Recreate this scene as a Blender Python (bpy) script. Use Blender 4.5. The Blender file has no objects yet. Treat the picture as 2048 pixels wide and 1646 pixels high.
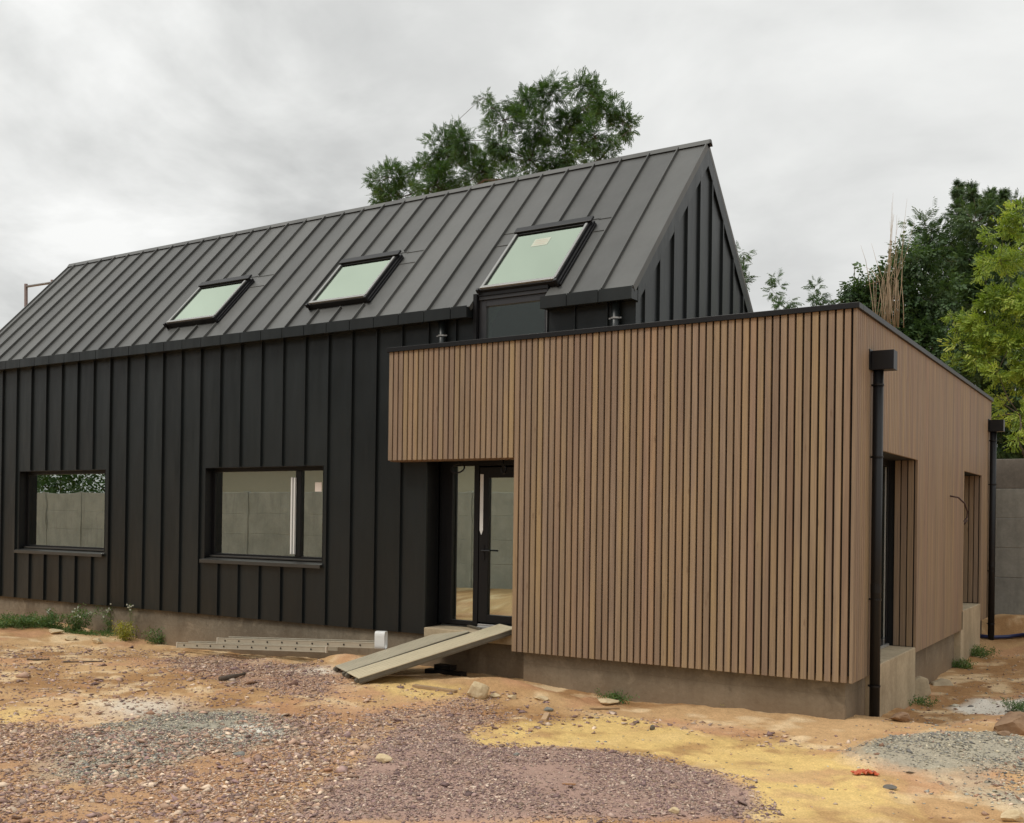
import bpy, math, random
import numpy as np
from mathutils import Vector, Matrix
random.seed(7); RNG = np.random.default_rng(7)
S = bpy.context.scene
COL = S.collection

# ------------------------------------------------------------------ camera
FPX, CX, CY = 2087.77, 993.39, 1026.93          # focal length and principal point in photo pixels
CAM = np.array([3.5157, -10.8763, 1.5246])
FW = np.array([-0.54296993, 0.83974252, 0.00401971])
RT = np.array([0.83970042, 0.54287714, 0.0136971])
UP = np.array([-0.00931983, -0.01081247, 0.99989811])
cd = bpy.data.cameras.new('camera'); cam = bpy.data.objects.new('camera', cd); COL.objects.link(cam)
cd.sensor_width = 36; cd.lens = 36 * FPX / 2048
cd.shift_x = (1024 - CX) / 2048; cd.shift_y = (CY - 823) / 2048
cd.clip_start = 0.1; cd.clip_end = 3000
M = Matrix.Identity(4)
for i in range(3):
    M[i][0] = RT[i]; M[i][1] = UP[i]; M[i][2] = -FW[i]; M[i][3] = CAM[i]
cam.matrix_world = M
S.camera = cam

def ray(px, py): return FW + RT * ((px - CX) / FPX) - UP * ((py - CY) / FPX)
def at(px, py, ax, val):
    d = ray(px, py); i = 'xyz'.index(ax); return CAM + d * ((val - CAM[i]) / d[i])

# ------------------------------------------------------------------ view, sky, sun
S.view_settings.view_transform = 'Standard'; S.view_settings.look = 'None'
S.view_settings.exposure = 0.0; S.view_settings.gamma = 1
try:
    S.cycles.max_bounces = 8; S.cycles.transparent_max_bounces = 12; S.cycles.use_denoising = True
    S.cycles.caustics_reflective = False; S.cycles.caustics_refractive = False
except Exception: pass
SUN_EL, SUN_AZ = math.radians(52), math.radians(215)      # azimuth clockwise from +y: front left of the house
w = bpy.data.worlds.new('World'); S.world = w; w.use_nodes = True
nt = w.node_tree; nt.nodes.clear()
def N(nt, t, **k):
    n = nt.nodes.new(t)
    for a, b in k.items():
        if a.startswith('i_'):
            n.inputs[a[2:].replace('_', ' ')].default_value = b
        else: setattr(n, a, b)
    return n
def L(nt, a, b): nt.links.new(a, b)
def MATH(nt, op, a, b=None, clamp=False):
    n = nt.nodes.new('ShaderNodeMath'); n.operation = op; n.use_clamp = clamp
    for i, v in enumerate((a, b)):
        if v is None: continue
        if isinstance(v, (int, float)): n.inputs[i].default_value = v
        else: nt.links.new(v, n.inputs[i])
    return n.outputs[0]
def RAMP(nt, fac, stops, interp='LINEAR'):
    n = nt.nodes.new('ShaderNodeValToRGB'); n.color_ramp.interpolation = interp
    el = n.color_ramp.elements
    while len(el) < len(stops): el.new(0.5)
    for e, (p, c) in zip(el, stops):
        e.position = p; e.color = (c[0], c[1], c[2], 1)
    if fac is not None: nt.links.new(fac, n.inputs[0])
    return n.outputs[0]
def MIX(nt, fac, a, b, mode='MIX'):
    n = nt.nodes.new('ShaderNodeMix'); n.data_type = 'RGBA'; n.blend_type = mode
    for s, v in ((n.inputs[0], fac), (n.inputs[6], a), (n.inputs[7], b)):
        if isinstance(v, (int, float)): s.default_value = v
        elif isinstance(v, tuple): s.default_value = (*v[:3], 1)
        else: nt.links.new(v, s)
    return n.outputs[2]
sky = N(nt, 'ShaderNodeTexSky'); sky.sky_type = 'NISHITA'; sky.sun_disc = False
sky.sun_elevation = SUN_EL; sky.sun_rotation = SUN_AZ
bgA = N(nt, 'ShaderNodeBackground', i_Strength=0.10); L(nt, sky.outputs[0], bgA.inputs[0])
tc = N(nt, 'ShaderNodeTexCoord'); sx = N(nt, 'ShaderNodeSeparateXYZ'); L(nt, tc.outputs['Generated'], sx.inputs[0])
zc = MATH(nt, 'MAXIMUM', sx.outputs[2], 0.0)
den = MATH(nt, 'ADD', zc, 0.22)
cx_ = N(nt, 'ShaderNodeCombineXYZ')
L(nt, MATH(nt, 'DIVIDE', sx.outputs[0], den), cx_.inputs[0]); L(nt, MATH(nt, 'DIVIDE', sx.outputs[1], den), cx_.inputs[1])
n1 = N(nt, 'ShaderNodeTexNoise', i_Scale=0.75, i_Detail=7.0, i_Roughness=0.52, i_Distortion=0.5); L(nt, cx_.outputs[0], n1.inputs['Vector'])
n2 = N(nt, 'ShaderNodeTexNoise', i_Scale=2.6, i_Detail=6.0, i_Roughness=0.55, i_Distortion=0.3); L(nt, cx_.outputs[0], n2.inputs['Vector'])
vv = MATH(nt, 'ADD', MATH(nt, 'MULTIPLY', n1.outputs[0], 0.68), MATH(nt, 'MULTIPLY', n2.outputs[0], 0.32))
thick = RAMP(nt, vv, [(0.38, (.38, .385, .38)), (0.47, (.50, .505, .495)), (0.53, (.65, .655, .64)), (0.62, (.88, .882, .865))])
thin = RAMP(nt, vv, [(0.38, (.56, .565, .555)), (0.5, (.70, .705, .69)), (0.62, (.83, .832, .81))])
dotn = N(nt, 'ShaderNodeVectorMath', operation='DOT_PRODUCT'); L(nt, tc.outputs['Generated'], dotn.inputs[0]); dotn.inputs[1].default_value = (0.84, 0.543, 0)
side = N(nt, 'ShaderNodeMapRange'); L(nt, dotn.outputs['Value'], side.inputs[0])
side.inputs[1].default_value = -0.22; side.inputs[2].default_value = 0.12
ccol = MIX(nt, side.outputs[0], thick, thin)
boost = MATH(nt, 'ADD', MATH(nt, 'MULTIPLY', MATH(nt, 'POWER', zc, 1.5), 1.0), 1.0)
bgB = N(nt, 'ShaderNodeBackground'); L(nt, ccol, bgB.inputs[0]); L(nt, boost, bgB.inputs[1])
mx = N(nt, 'ShaderNodeMixShader'); mx.inputs[0].default_value = 0.96
L(nt, bgA.outputs[0], mx.inputs[1]); L(nt, bgB.outputs[0], mx.inputs[2])
wo = N(nt, 'ShaderNodeOutputWorld'); L(nt, mx.outputs[0], wo.inputs[0])
sd = bpy.data.lights.new('sun', 'SUN'); sd.energy = 1.5; sd.angle = math.radians(16); sd.color = (1, .95, .87)
so = bpy.data.objects.new('sun', sd); COL.objects.link(so)
sdir = Vector((math.sin(SUN_AZ) * math.cos(SUN_EL), math.cos(SUN_AZ) * math.cos(SUN_EL), math.sin(SUN_EL)))
so.rotation_euler = sdir.to_track_quat('Z', 'Y').to_euler(); so.location = (-8, -20, 25)

# ------------------------------------------------------------------ materials
def lin(r, g, b):
    f = lambda c: c / 12.92 if c <= .04045 else ((c + .055) / 1.055) ** 2.4
    return (f(r / 255), f(g / 255), f(b / 255))
def newmat(name):
    m = bpy.data.materials.new(name); m.use_nodes = True; t = m.node_tree
    b = t.nodes['Principled BSDF']; return m, t, b
def setc(t, b, c):
    if isinstance(c, tuple): b.inputs['Base Color'].default_value = (*c[:3], 1)
    else: L(t, c, b.inputs['Base Color'])
def ocoord(t, scale=(1, 1, 1)):
    c = N(t, 'ShaderNodeTexCoord'); m = N(t, 'ShaderNodeMapping'); m.inputs['Scale'].default_value = scale
    L(t, c.outputs['Object'], m.inputs[0]); return m.outputs[0]
def noise(t, vec, scale, detail=4, rough=.55, dist=0):
    n = N(t, 'ShaderNodeTexNoise', i_Scale=scale, i_Detail=detail, i_Roughness=rough, i_Distortion=dist); L(t, vec, n.inputs['Vector']); return n.outputs[0]
def bump(t, b, h, strength=.3, dist=.01):
    n = N(t, 'ShaderNodeBump'); n.inputs['Strength'].default_value = strength; n.inputs['Distance'].default_value = dist
    L(t, h, n.inputs['Height']); L(t, n.outputs[0], b.inputs['Normal'])
def plain(name, col, rough=.5, metal=0, var=.12, vs=6, bmp=0.0):
    m, t, b = newmat(name); v = ocoord(t)
    n = noise(t, v, vs, 5, .6)
    c = MIX(t, n, tuple(x * (1 - var) for x in col), tuple(min(1, x * (1 + var)) for x in col))
    setc(t, b, c); b.inputs['Roughness'].default_value = rough; b.inputs['Metallic'].default_value = metal
    if bmp: bump(t, b, noise(t, v, vs * 12, 4), bmp, .004)
    return m
def zinc_mat(name, c0, metal, rough, axis_pitch=(.43, .4168), ph=0.0):
    m, t, b = newmat(name); v = ocoord(t)
    big = noise(t, v, .6, 4, .5, .6); fine = noise(t, v, 90, 3, .6); mid = noise(t, ocoord(t, (3, 3, .8)), 1.0, 4, .6)
    sp = N(t, 'ShaderNodeSeparateXYZ'); L(t, v, sp.inputs[0])
    wn = N(t, 'ShaderNodeTexWhiteNoise'); wn.noise_dimensions = '1D'
    L(t, MATH(t, 'FLOOR', MATH(t, 'DIVIDE', MATH(t, 'ADD', sp.outputs[0], ph), axis_pitch[0])), wn.inputs['W'])
    f = MATH(t, 'ADD', MATH(t, 'MULTIPLY', big, .36), MATH(t, 'ADD', MATH(t, 'MULTIPLY', fine, .10), MATH(t, 'ADD', MATH(t, 'MULTIPLY', mid, .25), MATH(t, 'MULTIPLY', wn.outputs['Value'], .30))))
    setc(t, b, RAMP(t, f, [(.3, tuple(x * .72 for x in c0)), (.7, tuple(x * 1.3 for x in c0))]))
    b.inputs['Metallic'].default_value = metal
    L(t, MATH(t, 'ADD', MATH(t, 'MULTIPLY', big, .22), rough - .11), b.inputs['Roughness'])
    wav = noise(t, ocoord(t, (2.4, 2.4, .7)), 1.6, 2, .4)
    bump(t, b, wav, .55, .03)
    return m
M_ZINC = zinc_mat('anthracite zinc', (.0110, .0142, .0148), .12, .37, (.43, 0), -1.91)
M_ROOF = zinc_mat('anthracite zinc lightened by sky', (.094, .095, .090), .3, .48, (.4168, 0), -4.465)  # same zinc as the walls, sky reflection put into the lighter base colour
M_BLACK = plain('black lacquered metal', (.008, .008, .009), .42, 0, .2)
M_BLACK.node_tree.nodes['Principled BSDF'].inputs['Specular IOR Level'].default_value = .3
M_DARKALU = plain('dark grey aluminium', (.045, .046, .05), .38, .3, .1)
M_SILL = plain('zinc sill', (.060, .058, .053), .38, .3, .15)
M_TRIM = plain('satin sash aluminium', (.30, .30, .29), .35, .5, .08)
M_WHITE = plain('white plastic', (.72, .72, .70), .4, 0, .04)
M_ALU = plain('mill aluminium', (.5, .5, .49), .35, .6, .12, 20)
M_MEMB = plain('black membrane', (.006, .006, .006), .8)
M_INT = plain('interior plaster', (.34, .33, .31), .9)
M_INTD = plain('interior dark', (.06, .058, .055), .9)
def wood_mat():
    m, t, b = newmat('brown stained larch')
    geo = N(t, 'ShaderNodeNewGeometry'); rnd = geo.outputs['Random Per Island']
    c = N(t, 'ShaderNodeTexCoord')
    off = N(t, 'ShaderNodeCombineXYZ'); L(t, MATH(t, 'MULTIPLY', rnd, 37.0), off.inputs[2]); L(t, MATH(t, 'MULTIPLY', rnd, 13.0), off.inputs[0])
    ad = N(t, 'ShaderNodeVectorMath', operation='ADD'); L(t, c.outputs['Object'], ad.inputs[0]); L(t, off.outputs[0], ad.inputs[1])
    mp = N(t, 'ShaderNodeMapping'); mp.inputs['Scale'].default_value = (38, 38, 1.1); L(t, ad.outputs[0], mp.inputs[0])
    grain = noise(t, mp.outputs[0], 1.6, 6, .6, .4)
    mp2 = N(t, 'ShaderNodeMapping'); mp2.inputs['Scale'].default_value = (6, 6, .5); L(t, ad.outputs[0], mp2.inputs[0])
    patch = noise(t, mp2.outputs[0], 1.0, 3, .5)
    base = RAMP(t, rnd, [(0, (.276, .193, .131)), (.18, (.302, .219, .149)), (.34, (.258, .189, .131)), (.5, (.310, .225, .143)), (.62, (.286, .196, .142)), (.78, (.246, .178, .126)), (.9, (.294, .214, .155)), (1, (.266, .196, .137))], 'LINEAR')
    g = RAMP(t, grain, [(.3, (.80, .79, .78)), (.6, (1.06, 1.05, 1.02))])
    col = MIX(t, 1.0, base, g, 'MULTIPLY')
    p = RAMP(t, patch, [(.3, (.84, .82, .83)), (.5, (1, 1, 1)), (.72, (1.2, 1.17, .98))])
    col = MIX(t, 1.0, col, p, 'MULTIPLY')
    vo = N(t, 'ShaderNodeTexVoronoi'); mp3 = N(t, 'ShaderNodeMapping'); mp3.inputs['Scale'].default_value = (9, 9, 2.2); L(t, ad.outputs[0], mp3.inputs[0])
    L(t, mp3.outputs[0], vo.inputs['Vector']); vo.inputs['Scale'].default_value = .9
    knot = RAMP(t, vo.outputs['Distance'], [(.045, (1, 1, 1)), (.11, (0, 0, 0))])
    col = MIX(t, MATH(t, 'MULTIPLY', knot, .55), col, (.14, .085, .05))
    setc(t, b, col); b.inputs['Roughness'].default_value = .62
    b.inputs['Specular IOR Level'].default_value = .3
    bump(t, b, grain, .25, .003)
    return m
M_WOOD = wood_mat()
def concrete(name, c0, c1, stain=None, sz=(-.5, 0.0)):
    m, t, b = newmat(name); v = ocoord(t)
    n = noise(t, v, 1.3, 7, .62, .3); f = noise(t, v, 22, 5, .65)
    col = RAMP(t, MATH(t, 'ADD', MATH(t, 'MULTIPLY', n, .7), MATH(t, 'MULTIPLY', f, .3)), [(.34, c0), (.66, c1)])
    vs = noise(t, ocoord(t, (5, 5, .5)), 1.4, 5, .6)
    col = MIX(t, MATH(t, 'MULTIPLY', RAMP(t, vs, [(.5, (0, 0, 0)), (.72, (1, 1, 1))]), .35), col, tuple(x * .55 for x in c0))
    if stain:
        ge = N(t, 'ShaderNodeNewGeometry'); sp = N(t, 'ShaderNodeSeparateXYZ'); L(t, ge.outputs['Position'], sp.inputs[0])
        fr = MATH(t, 'FRACT', MATH(t, 'DIVIDE', MATH(t, 'ADD', sp.outputs[2], MATH(t, 'ADD', MATH(t, 'MULTIPLY', n, .10), 5.03)), .27))
        ln = RAMP(t, fr, [(0, (1, 1, 1)), (.04, (0, 0, 0))])
        col = MIX(t, MATH(t, 'MULTIPLY', MATH(t, 'MULTIPLY', ln, .6), RAMP(t, f, [(.4, (0, 0, 0)), (.6, (1, 1, 1))])), col, tuple(x * .45 for x in c0))
        bl = noise(t, v, 3.2, 6, .7, .8); col = MIX(t, RAMP(t, bl, [(.55, (0, 0, 0)), (.68, (.55, .55, .55))]), col, tuple(x * 1.35 for x in c1))
        col = MIX(t, RAMP(t, bl, [(.32, (.5, .5, .5)), (.42, (0, 0, 0))]), col, tuple(x * .55 for x in c0))
        geo = N(t, 'ShaderNodeNewGeometry'); s = N(t, 'ShaderNodeSeparateXYZ'); L(t, geo.outputs['Position'], s.inputs[0])
        mr = N(t, 'ShaderNodeMapRange'); L(t, MATH(t, 'ADD', s.outputs[2], MATH(t, 'MULTIPLY', n, .35)), mr.inputs[0])
        mr.inputs[1].default_value = sz[1] + .17; mr.inputs[2].default_value = sz[0] + .17
        col = MIX(t, MATH(t, 'MULTIPLY', mr.outputs[0], .75), col, stain)
    setc(t, b, col); b.inputs['Roughness'].default_value = .9
    bump(t, b, MATH(t, 'ADD', f, MATH(t, 'MULTIPLY', n, 2)), .4, .012)
    return m
M_FOUND = concrete('splashed grey concrete', (.10, .083, .059), (.245, .205, .148), (.25, .17, .10), (-.60, -.08))
M_SLAB = concrete('pale cast concrete', (.29, .225, .14), (.53, .43, .29))
M_PANEL = concrete('grey precast concrete', (.17, .165, .145), (.30, .295, .26))
M_PANELD = concrete('dark weathered concrete', (.10, .09, .075), (.19, .17, .145))

def glass_mat(name, refl, tint, rough=0.0, trans=.8):
    m = bpy.data.materials.new(name); m.use_nodes = True; t = m.node_tree; t.nodes.clear()
    o = N(t, 'ShaderNodeOutputMaterial'); g = N(t, 'ShaderNodeBsdfGlossy'); g.inputs['Roughness'].default_value = rough
    g.inputs['Color'].default_value = (*tint, 1)
    tr = N(t, 'ShaderNodeBsdfTransparent'); tr.inputs['Color'].default_value = (trans * .93, trans, trans * .95, 1)
    nz = noise(t, ocoord(t), 1.1, 2, .4); bn = N(t, 'ShaderNodeBump'); bn.inputs['Strength'].default_value = .006; bn.inputs['Distance'].default_value = .25; L(t, nz, bn.inputs['Height']); L(t, bn.outputs[0], g.inputs['Normal'])
    fr = N(t, 'ShaderNodeFresnel'); fr.inputs['IOR'].default_value = 1.5
    f = MATH(t, 'ADD', MATH(t, 'MULTIPLY', fr.outputs[0], 1.0), refl, True)
    mx = N(t, 'ShaderNodeMixShader'); L(t, f, mx.inputs[0]); L(t, tr.outputs[0], mx.inputs[1]); L(t, g.outputs[0], mx.inputs[2])
    L(t, mx.outputs[0], o.inputs[0]); return m
M_GLASS = glass_mat('double glazing', .48, (.86, .93, .87))
M_SKYGLASS = glass_mat('coated roof glazing', .42, (.72, .84, .68), 0.0, .5)

def leaf_mat(name, stops, trans=.35):
    m = bpy.data.materials.new(name); m.use_nodes = True; t = m.node_tree; t.nodes.clear()
    o = N(t, 'ShaderNodeOutputMaterial'); geo = N(t, 'ShaderNodeNewGeometry')
    a = N(t, 'ShaderNodeAttribute'); a.attribute_name = 'tint'
    f = MATH(t, 'ADD', MATH(t, 'MULTIPLY', geo.outputs['Random Per Island'], .45), MATH(t, 'MULTIPLY', a.outputs['Fac'], .55))
    col = RAMP(t, f, stops)
    p = N(t, 'ShaderNodeBsdfPrincipled'); L(t, col, p.inputs['Base Color']); p.inputs['Roughness'].default_value = .5
    p.inputs['Specular IOR Level'].default_value = .35
    tl = N(t, 'ShaderNodeBsdfTranslucent'); L(t, MIX(t, 1.0, col, (1.2, 1.25, .6), 'MULTIPLY'), tl.inputs[0])
    mx = N(t, 'ShaderNodeMixShader'); mx.inputs[0].default_value = trans
    L(t, p.outputs[0], mx.inputs[1]); L(t, tl.outputs[0], mx.inputs[2]); L(t, mx.outputs[0], o.inputs[0]); return m
M_LROB = leaf_mat('robinia leaves', [(0, (.028, .062, .020)), (.5, (.055, .115, .036)), (1, (.11, .19, .06))])
M_LDARK = leaf_mat('dark evergreen leaves', [(0, (.030, .058, .026)), (.5, (.065, .118, .048)), (1, (.13, .20, .075))], .32)
M_LMAPLE = leaf_mat('yellow green leaves', [(0, (.085, .145, .03)), (.4, (.25, .35, .06)), (.78, (.48, .58, .13)), (1, (.60, .55, .16))], .42)
M_LWEED = leaf_mat('weed leaves', [(0, (.05, .11, .03)), (.6, (.10, .18, .05)), (1, (.19, .25, .07))], .3)
M_LYEL = leaf_mat('yellow weed leaves', [(0, (.20, .22, .03)), (1, (.42, .38, .05))], .3)
M_BARK = plain('bark', (.10, .075, .055), .9, 0, .35, 9, .5)
M_STEM = plain('dry cane', (.36, .27, .175), .8, 0, .3, 4)
M_GSTEM = plain('green stem', (.13, .16, .06), .7, 0, .2, 6)
M_STONE = concrete('limestone rubble', (.50, .37, .20), (.74, .61, .40))
M_STONEG = concrete('dark stone', (.10, .09, .075), (.2, .18, .15))
M_CLOD = concrete('earthy clod', (.16, .09, .05), (.38, .25, .15))
M_PLANKW = plain('weathered timber', (.34, .23, .13), .85, 0, .3, 12, .3)
M_RAMP = plain('dusty aluminium deck', (.60, .52, .36), .6, .15, .18, 5, .2)
M_RAMP2 = plain('dull scuffed aluminium deck', (.47, .42, .31), .6, .2, .22, 5, .2)
M_RAMPS = plain('dark ramp edge', (.13, .112, .082), .7, .15, .35, 9, .3)  # darker tone than the deck, for side rails and hooks
M_LADDER = plain('dusty ladder aluminium', (.47, .43, .34), .5, .3, .18, 9)
M_HOSE = plain('blue pipe plastic', (.02, .028, .10), .45, 0, .1)
M_RAG = plain('orange plastic film', (.52, .11, .04), .45, 0, .25, 25)
M_RUST = plain('rusty brown steel', (.15, .10, .085), .6, .2, .3, 10)

# ------------------------------------------------------------------ object helpers
def empty(name, loc, label=None, cat=None, group=None, kind=None):
    o = bpy.data.objects.new(name, None); COL.objects.link(o); o.location = loc; o.empty_display_size = .2
    tag(o, label, cat, group, kind); return o
def tag(o, label=None, cat=None, group=None, kind=None):
    if label: o['label'] = label
    if cat: o['category'] = cat
    if group: o['group'] = group
    if kind: o['kind'] = kind
    return o
WORLD = {}
def worldloc(o):
    l = Vector((0, 0, 0))
    while o: l = l + Vector(o.location); o = o.parent
    return np.array(l)
class MB:
    def __init__(s): s.v = []; s.f = []
    def add(s, vs, fs):
        n = len(s.v); s.v += [tuple(map(float, p)) for p in vs]; s.f += [tuple(i + n for i in f) for f in fs]; return s
    def box(s, x0, x1, y0, y1, z0, z1):
        return s.add([(x0, y0, z0), (x1, y0, z0), (x1, y1, z0), (x0, y1, z0), (x0, y0, z1), (x1, y0, z1), (x1, y1, z1), (x0, y1, z1)],
                     [(0, 3, 2, 1), (4, 5, 6, 7), (0, 1, 5, 4), (1, 2, 6, 5), (2, 3, 7, 6), (3, 0, 4, 7)])
    def obox(s, o, a, b, c):
        o, a, b, c = map(np.asarray, (o, a, b, c))
        if np.dot(np.cross(a, b), c) < 0: o, a = o + a, -a
        P = [o, o + a, o + a + b, o + b]; P = P + [p + c for p in P]
        return s.add(P, [(0, 3, 2, 1), (4, 5, 6, 7), (0, 1, 5, 4), (1, 2, 6, 5), (2, 3, 7, 6), (3, 0, 4, 7)])
    def prism(s, poly, vec):
        n = len(poly); P = [np.asarray(p, float) for p in poly]; Q = [p + np.asarray(vec) for p in P]
        nn = np.zeros(3)
        for i in range(n): nn += np.cross(P[i], P[(i + 1) % n])
        if np.dot(nn, vec) > 0: P = P[::-1]; Q = Q[::-1]
        return s.add(P + Q, [tuple(range(n)), tuple(range(2 * n - 1, n - 1, -1))] + [(i, n + i, n + (i + 1) % n, (i + 1) % n) for i in range(n)])
    def tube(s, pts, rad, n=8, cap=True):
        pts = [np.asarray(p, float) for p in pts]; k = len(pts)
        if not hasattr(rad, '__len__'): rad = [rad] * k
        vs = []; fs = []
        for i, p in enumerate(pts):
            d = pts[min(i + 1, k - 1)] - pts[max(i - 1, 0)]; d = d / (np.linalg.norm(d) + 1e-9)
            a = np.cross(d, [0, 0, 1]) if abs(d[2]) < .9 else np.cross(d, [1, 0, 0]); a /= np.linalg.norm(a); b = np.cross(d, a)
            for j in range(n):
                t = 2 * math.pi * j / n; vs.append(p + rad[i] * (a * math.cos(t) + b * math.sin(t)))
        for i in range(k - 1):
            for j in range(n):
                fs.append((i * n + j, i * n + (j + 1) % n, (i + 1) * n + (j + 1) % n, (i + 1) * n + j))
        if cap: fs.append(tuple(range(n - 1, -1, -1))); fs.append(tuple(range((k - 1) * n, k * n)))
        return s.add(vs, fs)
    def build(s, name, mat, parent=None, bev=0, smooth=False, label=None):
        org = worldloc(parent) if parent else np.zeros(3)
        me = bpy.data.meshes.new(name)
        v = np.array(s.v) - org
        me.from_pydata([tuple(p) for p in v], [], s.f); me.materials.append(mat)
        o = bpy.data.objects.new(name, me); COL.objects.link(o)
        if parent: o.parent = parent
        if smooth:
            me.polygons.foreach_set('use_smooth', [True] * len(me.polygons))
        if bev:
            m = o.modifiers.new('bevel', 'BEVEL'); m.width = bev; m.segments = 2; m.limit_method = 'ANGLE'; m.angle_limit = .6
        if label: o['label'] = label
        return o
def each(boxes, name, mat, parent, bev=0):
    for b in boxes: MB().box(*b).build(name, mat, parent, bev)
def single(mb, name, mat, label, cat, group=None, kind=None, bev=0, smooth=False):
    """a thing that is one mesh: origin at its base"""
    v = np.array(mb.v); o = np.array([v[:, 0].mean(), v[:, 1].mean(), v[:, 2].min()])
    mb.v = [tuple(p) for p in (v - o)]
    ob = mb.build(name, mat, None, bev, smooth); ob.location = o; tag(ob, label, cat, group, kind); return ob
def arr_mesh(name, V, F, mat, parent=None, attrs=None, smooth=False, col=None):
    """V (n,3), F (m,k) numpy; fast build"""
    me = bpy.data.meshes.new(name); m, k = F.shape
    me.vertices.add(len(V)); me.vertices.foreach_set('co', V.astype(np.float32).ravel())
    me.loops.add(m * k); me.loops.foreach_set('vertex_index', F.astype(np.int32).ravel())
    me.polygons.add(m); me.polygons.foreach_set('loop_start', np.arange(0, m * k, k, dtype=np.int32))
    if smooth: me.polygons.foreach_set('use_smooth', np.ones(m, bool))
    me.update(calc_edges=True)
    if attrs is not None:
        a = me.attributes.new('tint', 'FLOAT', 'POINT'); a.data.foreach_set('value', attrs.astype(np.float32))
    if col is not None:
        a = me.attributes.new('Col', 'FLOAT_COLOR', 'POINT'); c4 = np.ones((len(V), 4), np.float32); c4[:, :3] = col; a.data.foreach_set('color', c4.ravel())
    me.materials.append(mat)
    o = bpy.data.objects.new(name, me); COL.objects.link(o)
    if parent: o.parent = parent
    return o

# ------------------------------------------------------------------ ground height and ground
def vnoise(x, y, seed=0):
    xi = np.floor(x).astype(np.int64); yi = np.floor(y).astype(np.int64); fx = x - xi; fy = y - yi
    fx = fx * fx * (3 - 2 * fx); fy = fy * fy * (3 - 2 * fy)
    def h(a, b):
        n = (a * 374761393 + b * 668265263 + seed * 974711) & 0x7fffffff
        n = ((n ^ (n >> 13)) * 1274126177) & 0x7fffffff
        return ((n ^ (n >> 16)) & 0xffff) / 65535.0
    return (h(xi, yi) * (1 - fx) + h(xi + 1, yi) * fx) * (1 - fy) + (h(xi, yi + 1) * (1 - fx) + h(xi + 1, yi + 1) * fx) * fy
def fbm(x, y, sc, oct=4, seed=0, gain=.5):
    r = 0; a = 1; t = 0
    for i in range(oct):
        r = r + a * vnoise(x * sc + 31.7 * i, y * sc - 17.3 * i, seed + i); t += a; a *= gain; sc *= 2.03
    return r / t
HEAPS = []
CP = np.array([(-24, -.3, -.3), (-16, -.3, -.36), (-14.2, -.25, -.40), (-12.4, -.25, -.38), (-10.7, -.2, -.49), (-9.6, -.2, -.55), (-7.8, -.2, -.55), (-6.5, -.2, -.46), (-5.5, -.2, -.36), (-4.5, -.2, -.42),
    (-3.4, -.1, -.43), (-3, -.4, -.42), (-2.4, -.4, -.46), (-1.6, -.4, -.545), (-.85, -.4, -.50), (0, -.4, -.485), (.66, -.4, -.465), (1.06, -.3, -.44),
    (-15, -2, -.36), (-12, -1.6, -.38), (-9, -2, -.47), (-6, -2, -.44), (-4, -1.6, -.43), (-2, -2, -.47), (0, -2, -.48), (2, -2, -.44), (4, -2, -.4),
    (-14, -5, -.34), (-9, -5, -.38), (-5, -5, -.38), (-1, -5, -.38), (3, -5, -.36), (7, -5, -.3), (-8, -9, -.28), (-2, -9, -.25), (3, -9, -.2), (3.5, -11, -.14), (8, -10, -.15), (-4, -14, -.1), (6, -15, -.1),
    (1.1, 1.2, -.60), (1.1, 2.5, -.68), (1.1, 4, -.66), (1, 5.8, -.64), (1, 7.8, -.60), (1.1, 8.9, -.48), (1.2, 9.4, -.02), (2.4, 9.4, .04), (2.4, 8.6, -.2), (2.6, 1, -.50), (3, 3, -.46), (2.6, 6, -.48), (4.2, 5, -.38), (4, 8, -.2), (3, 9.5, .05), (6, 9.5, .1), (7, 4, -.3),
    (-8, 6, -.3), (-15, 8, -.2), (-25, 8, -.2), (-6, 13, -.1), (4, 13, .05), (9, 14, .05), (-30, -4, -.25), (-30, -14, -.2), (-60, 30, -.2), (40, 40, 0), (40, -20, -.1), (-60, -40, -.2), (0, 60, -.1)], float)
def height(x, y, fine=True):
    x = np.asarray(x, float); y = np.asarray(y, float); num = 0; den = 0
    for cx, cy, cz in CP:
        wt = 1.0 / ((x - cx) ** 2 + (y - cy) ** 2 + .12) ** 1.9
        num = num + wt * cz; den = den + wt
    z = num / den
    near = np.exp(-((x + 2) ** 2 + (y + 1) ** 2) / 400)
    z = z + near * .07 * (fbm(x, y, .8, 4, 3) - .5)
    # spoil hump beside the ramp, gravel heap and earth bank at right, ridge at left
    def hump(cx, cy, rx, ry, a, r=0):
        dx = (x - cx) * math.cos(r) + (y - cy) * math.sin(r); dy = -(x - cx) * math.sin(r) + (y - cy) * math.cos(r)
        return a * np.exp(-((dx / rx) ** 2 + (dy / ry) ** 2))
    z = z + hump(-2.9, -.75, .7, .25, .09) + hump(-5.4, -.55, .45, .2, .10) + hump(1.9, -1.2, .75, .5, .10, .5) + hump(-11.6, -.75, 1.8, .35, .07) + hump(2.75, 1.3, .7, .6, .05)
    for poly, amp in HEAPS: z = z + amp * soft(x, y, poly, .15, 17, .10, 5)
    if fine:
        z = z + near * (.045 * (fbm(x, y, 3.2, 4, 9) - .5) + .018 * (fbm(x, y, 13, 3, 21) - .5))
    return z
def ground_at(px, py, dz=0):
    d = ray(px, py); T = np.linspace(3, 40, 260); P = CAM + d * T[:, None]
    k = int(np.argmax(P[:, 2] <= height(P[:, 0], P[:, 1]))); a, b = T[max(k - 1, 0)], T[k]
    T = np.linspace(a, b, 40); P = CAM + d * T[:, None]; k = int(np.argmax(P[:, 2] <= height(P[:, 0], P[:, 1]))); return P[k]
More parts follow.
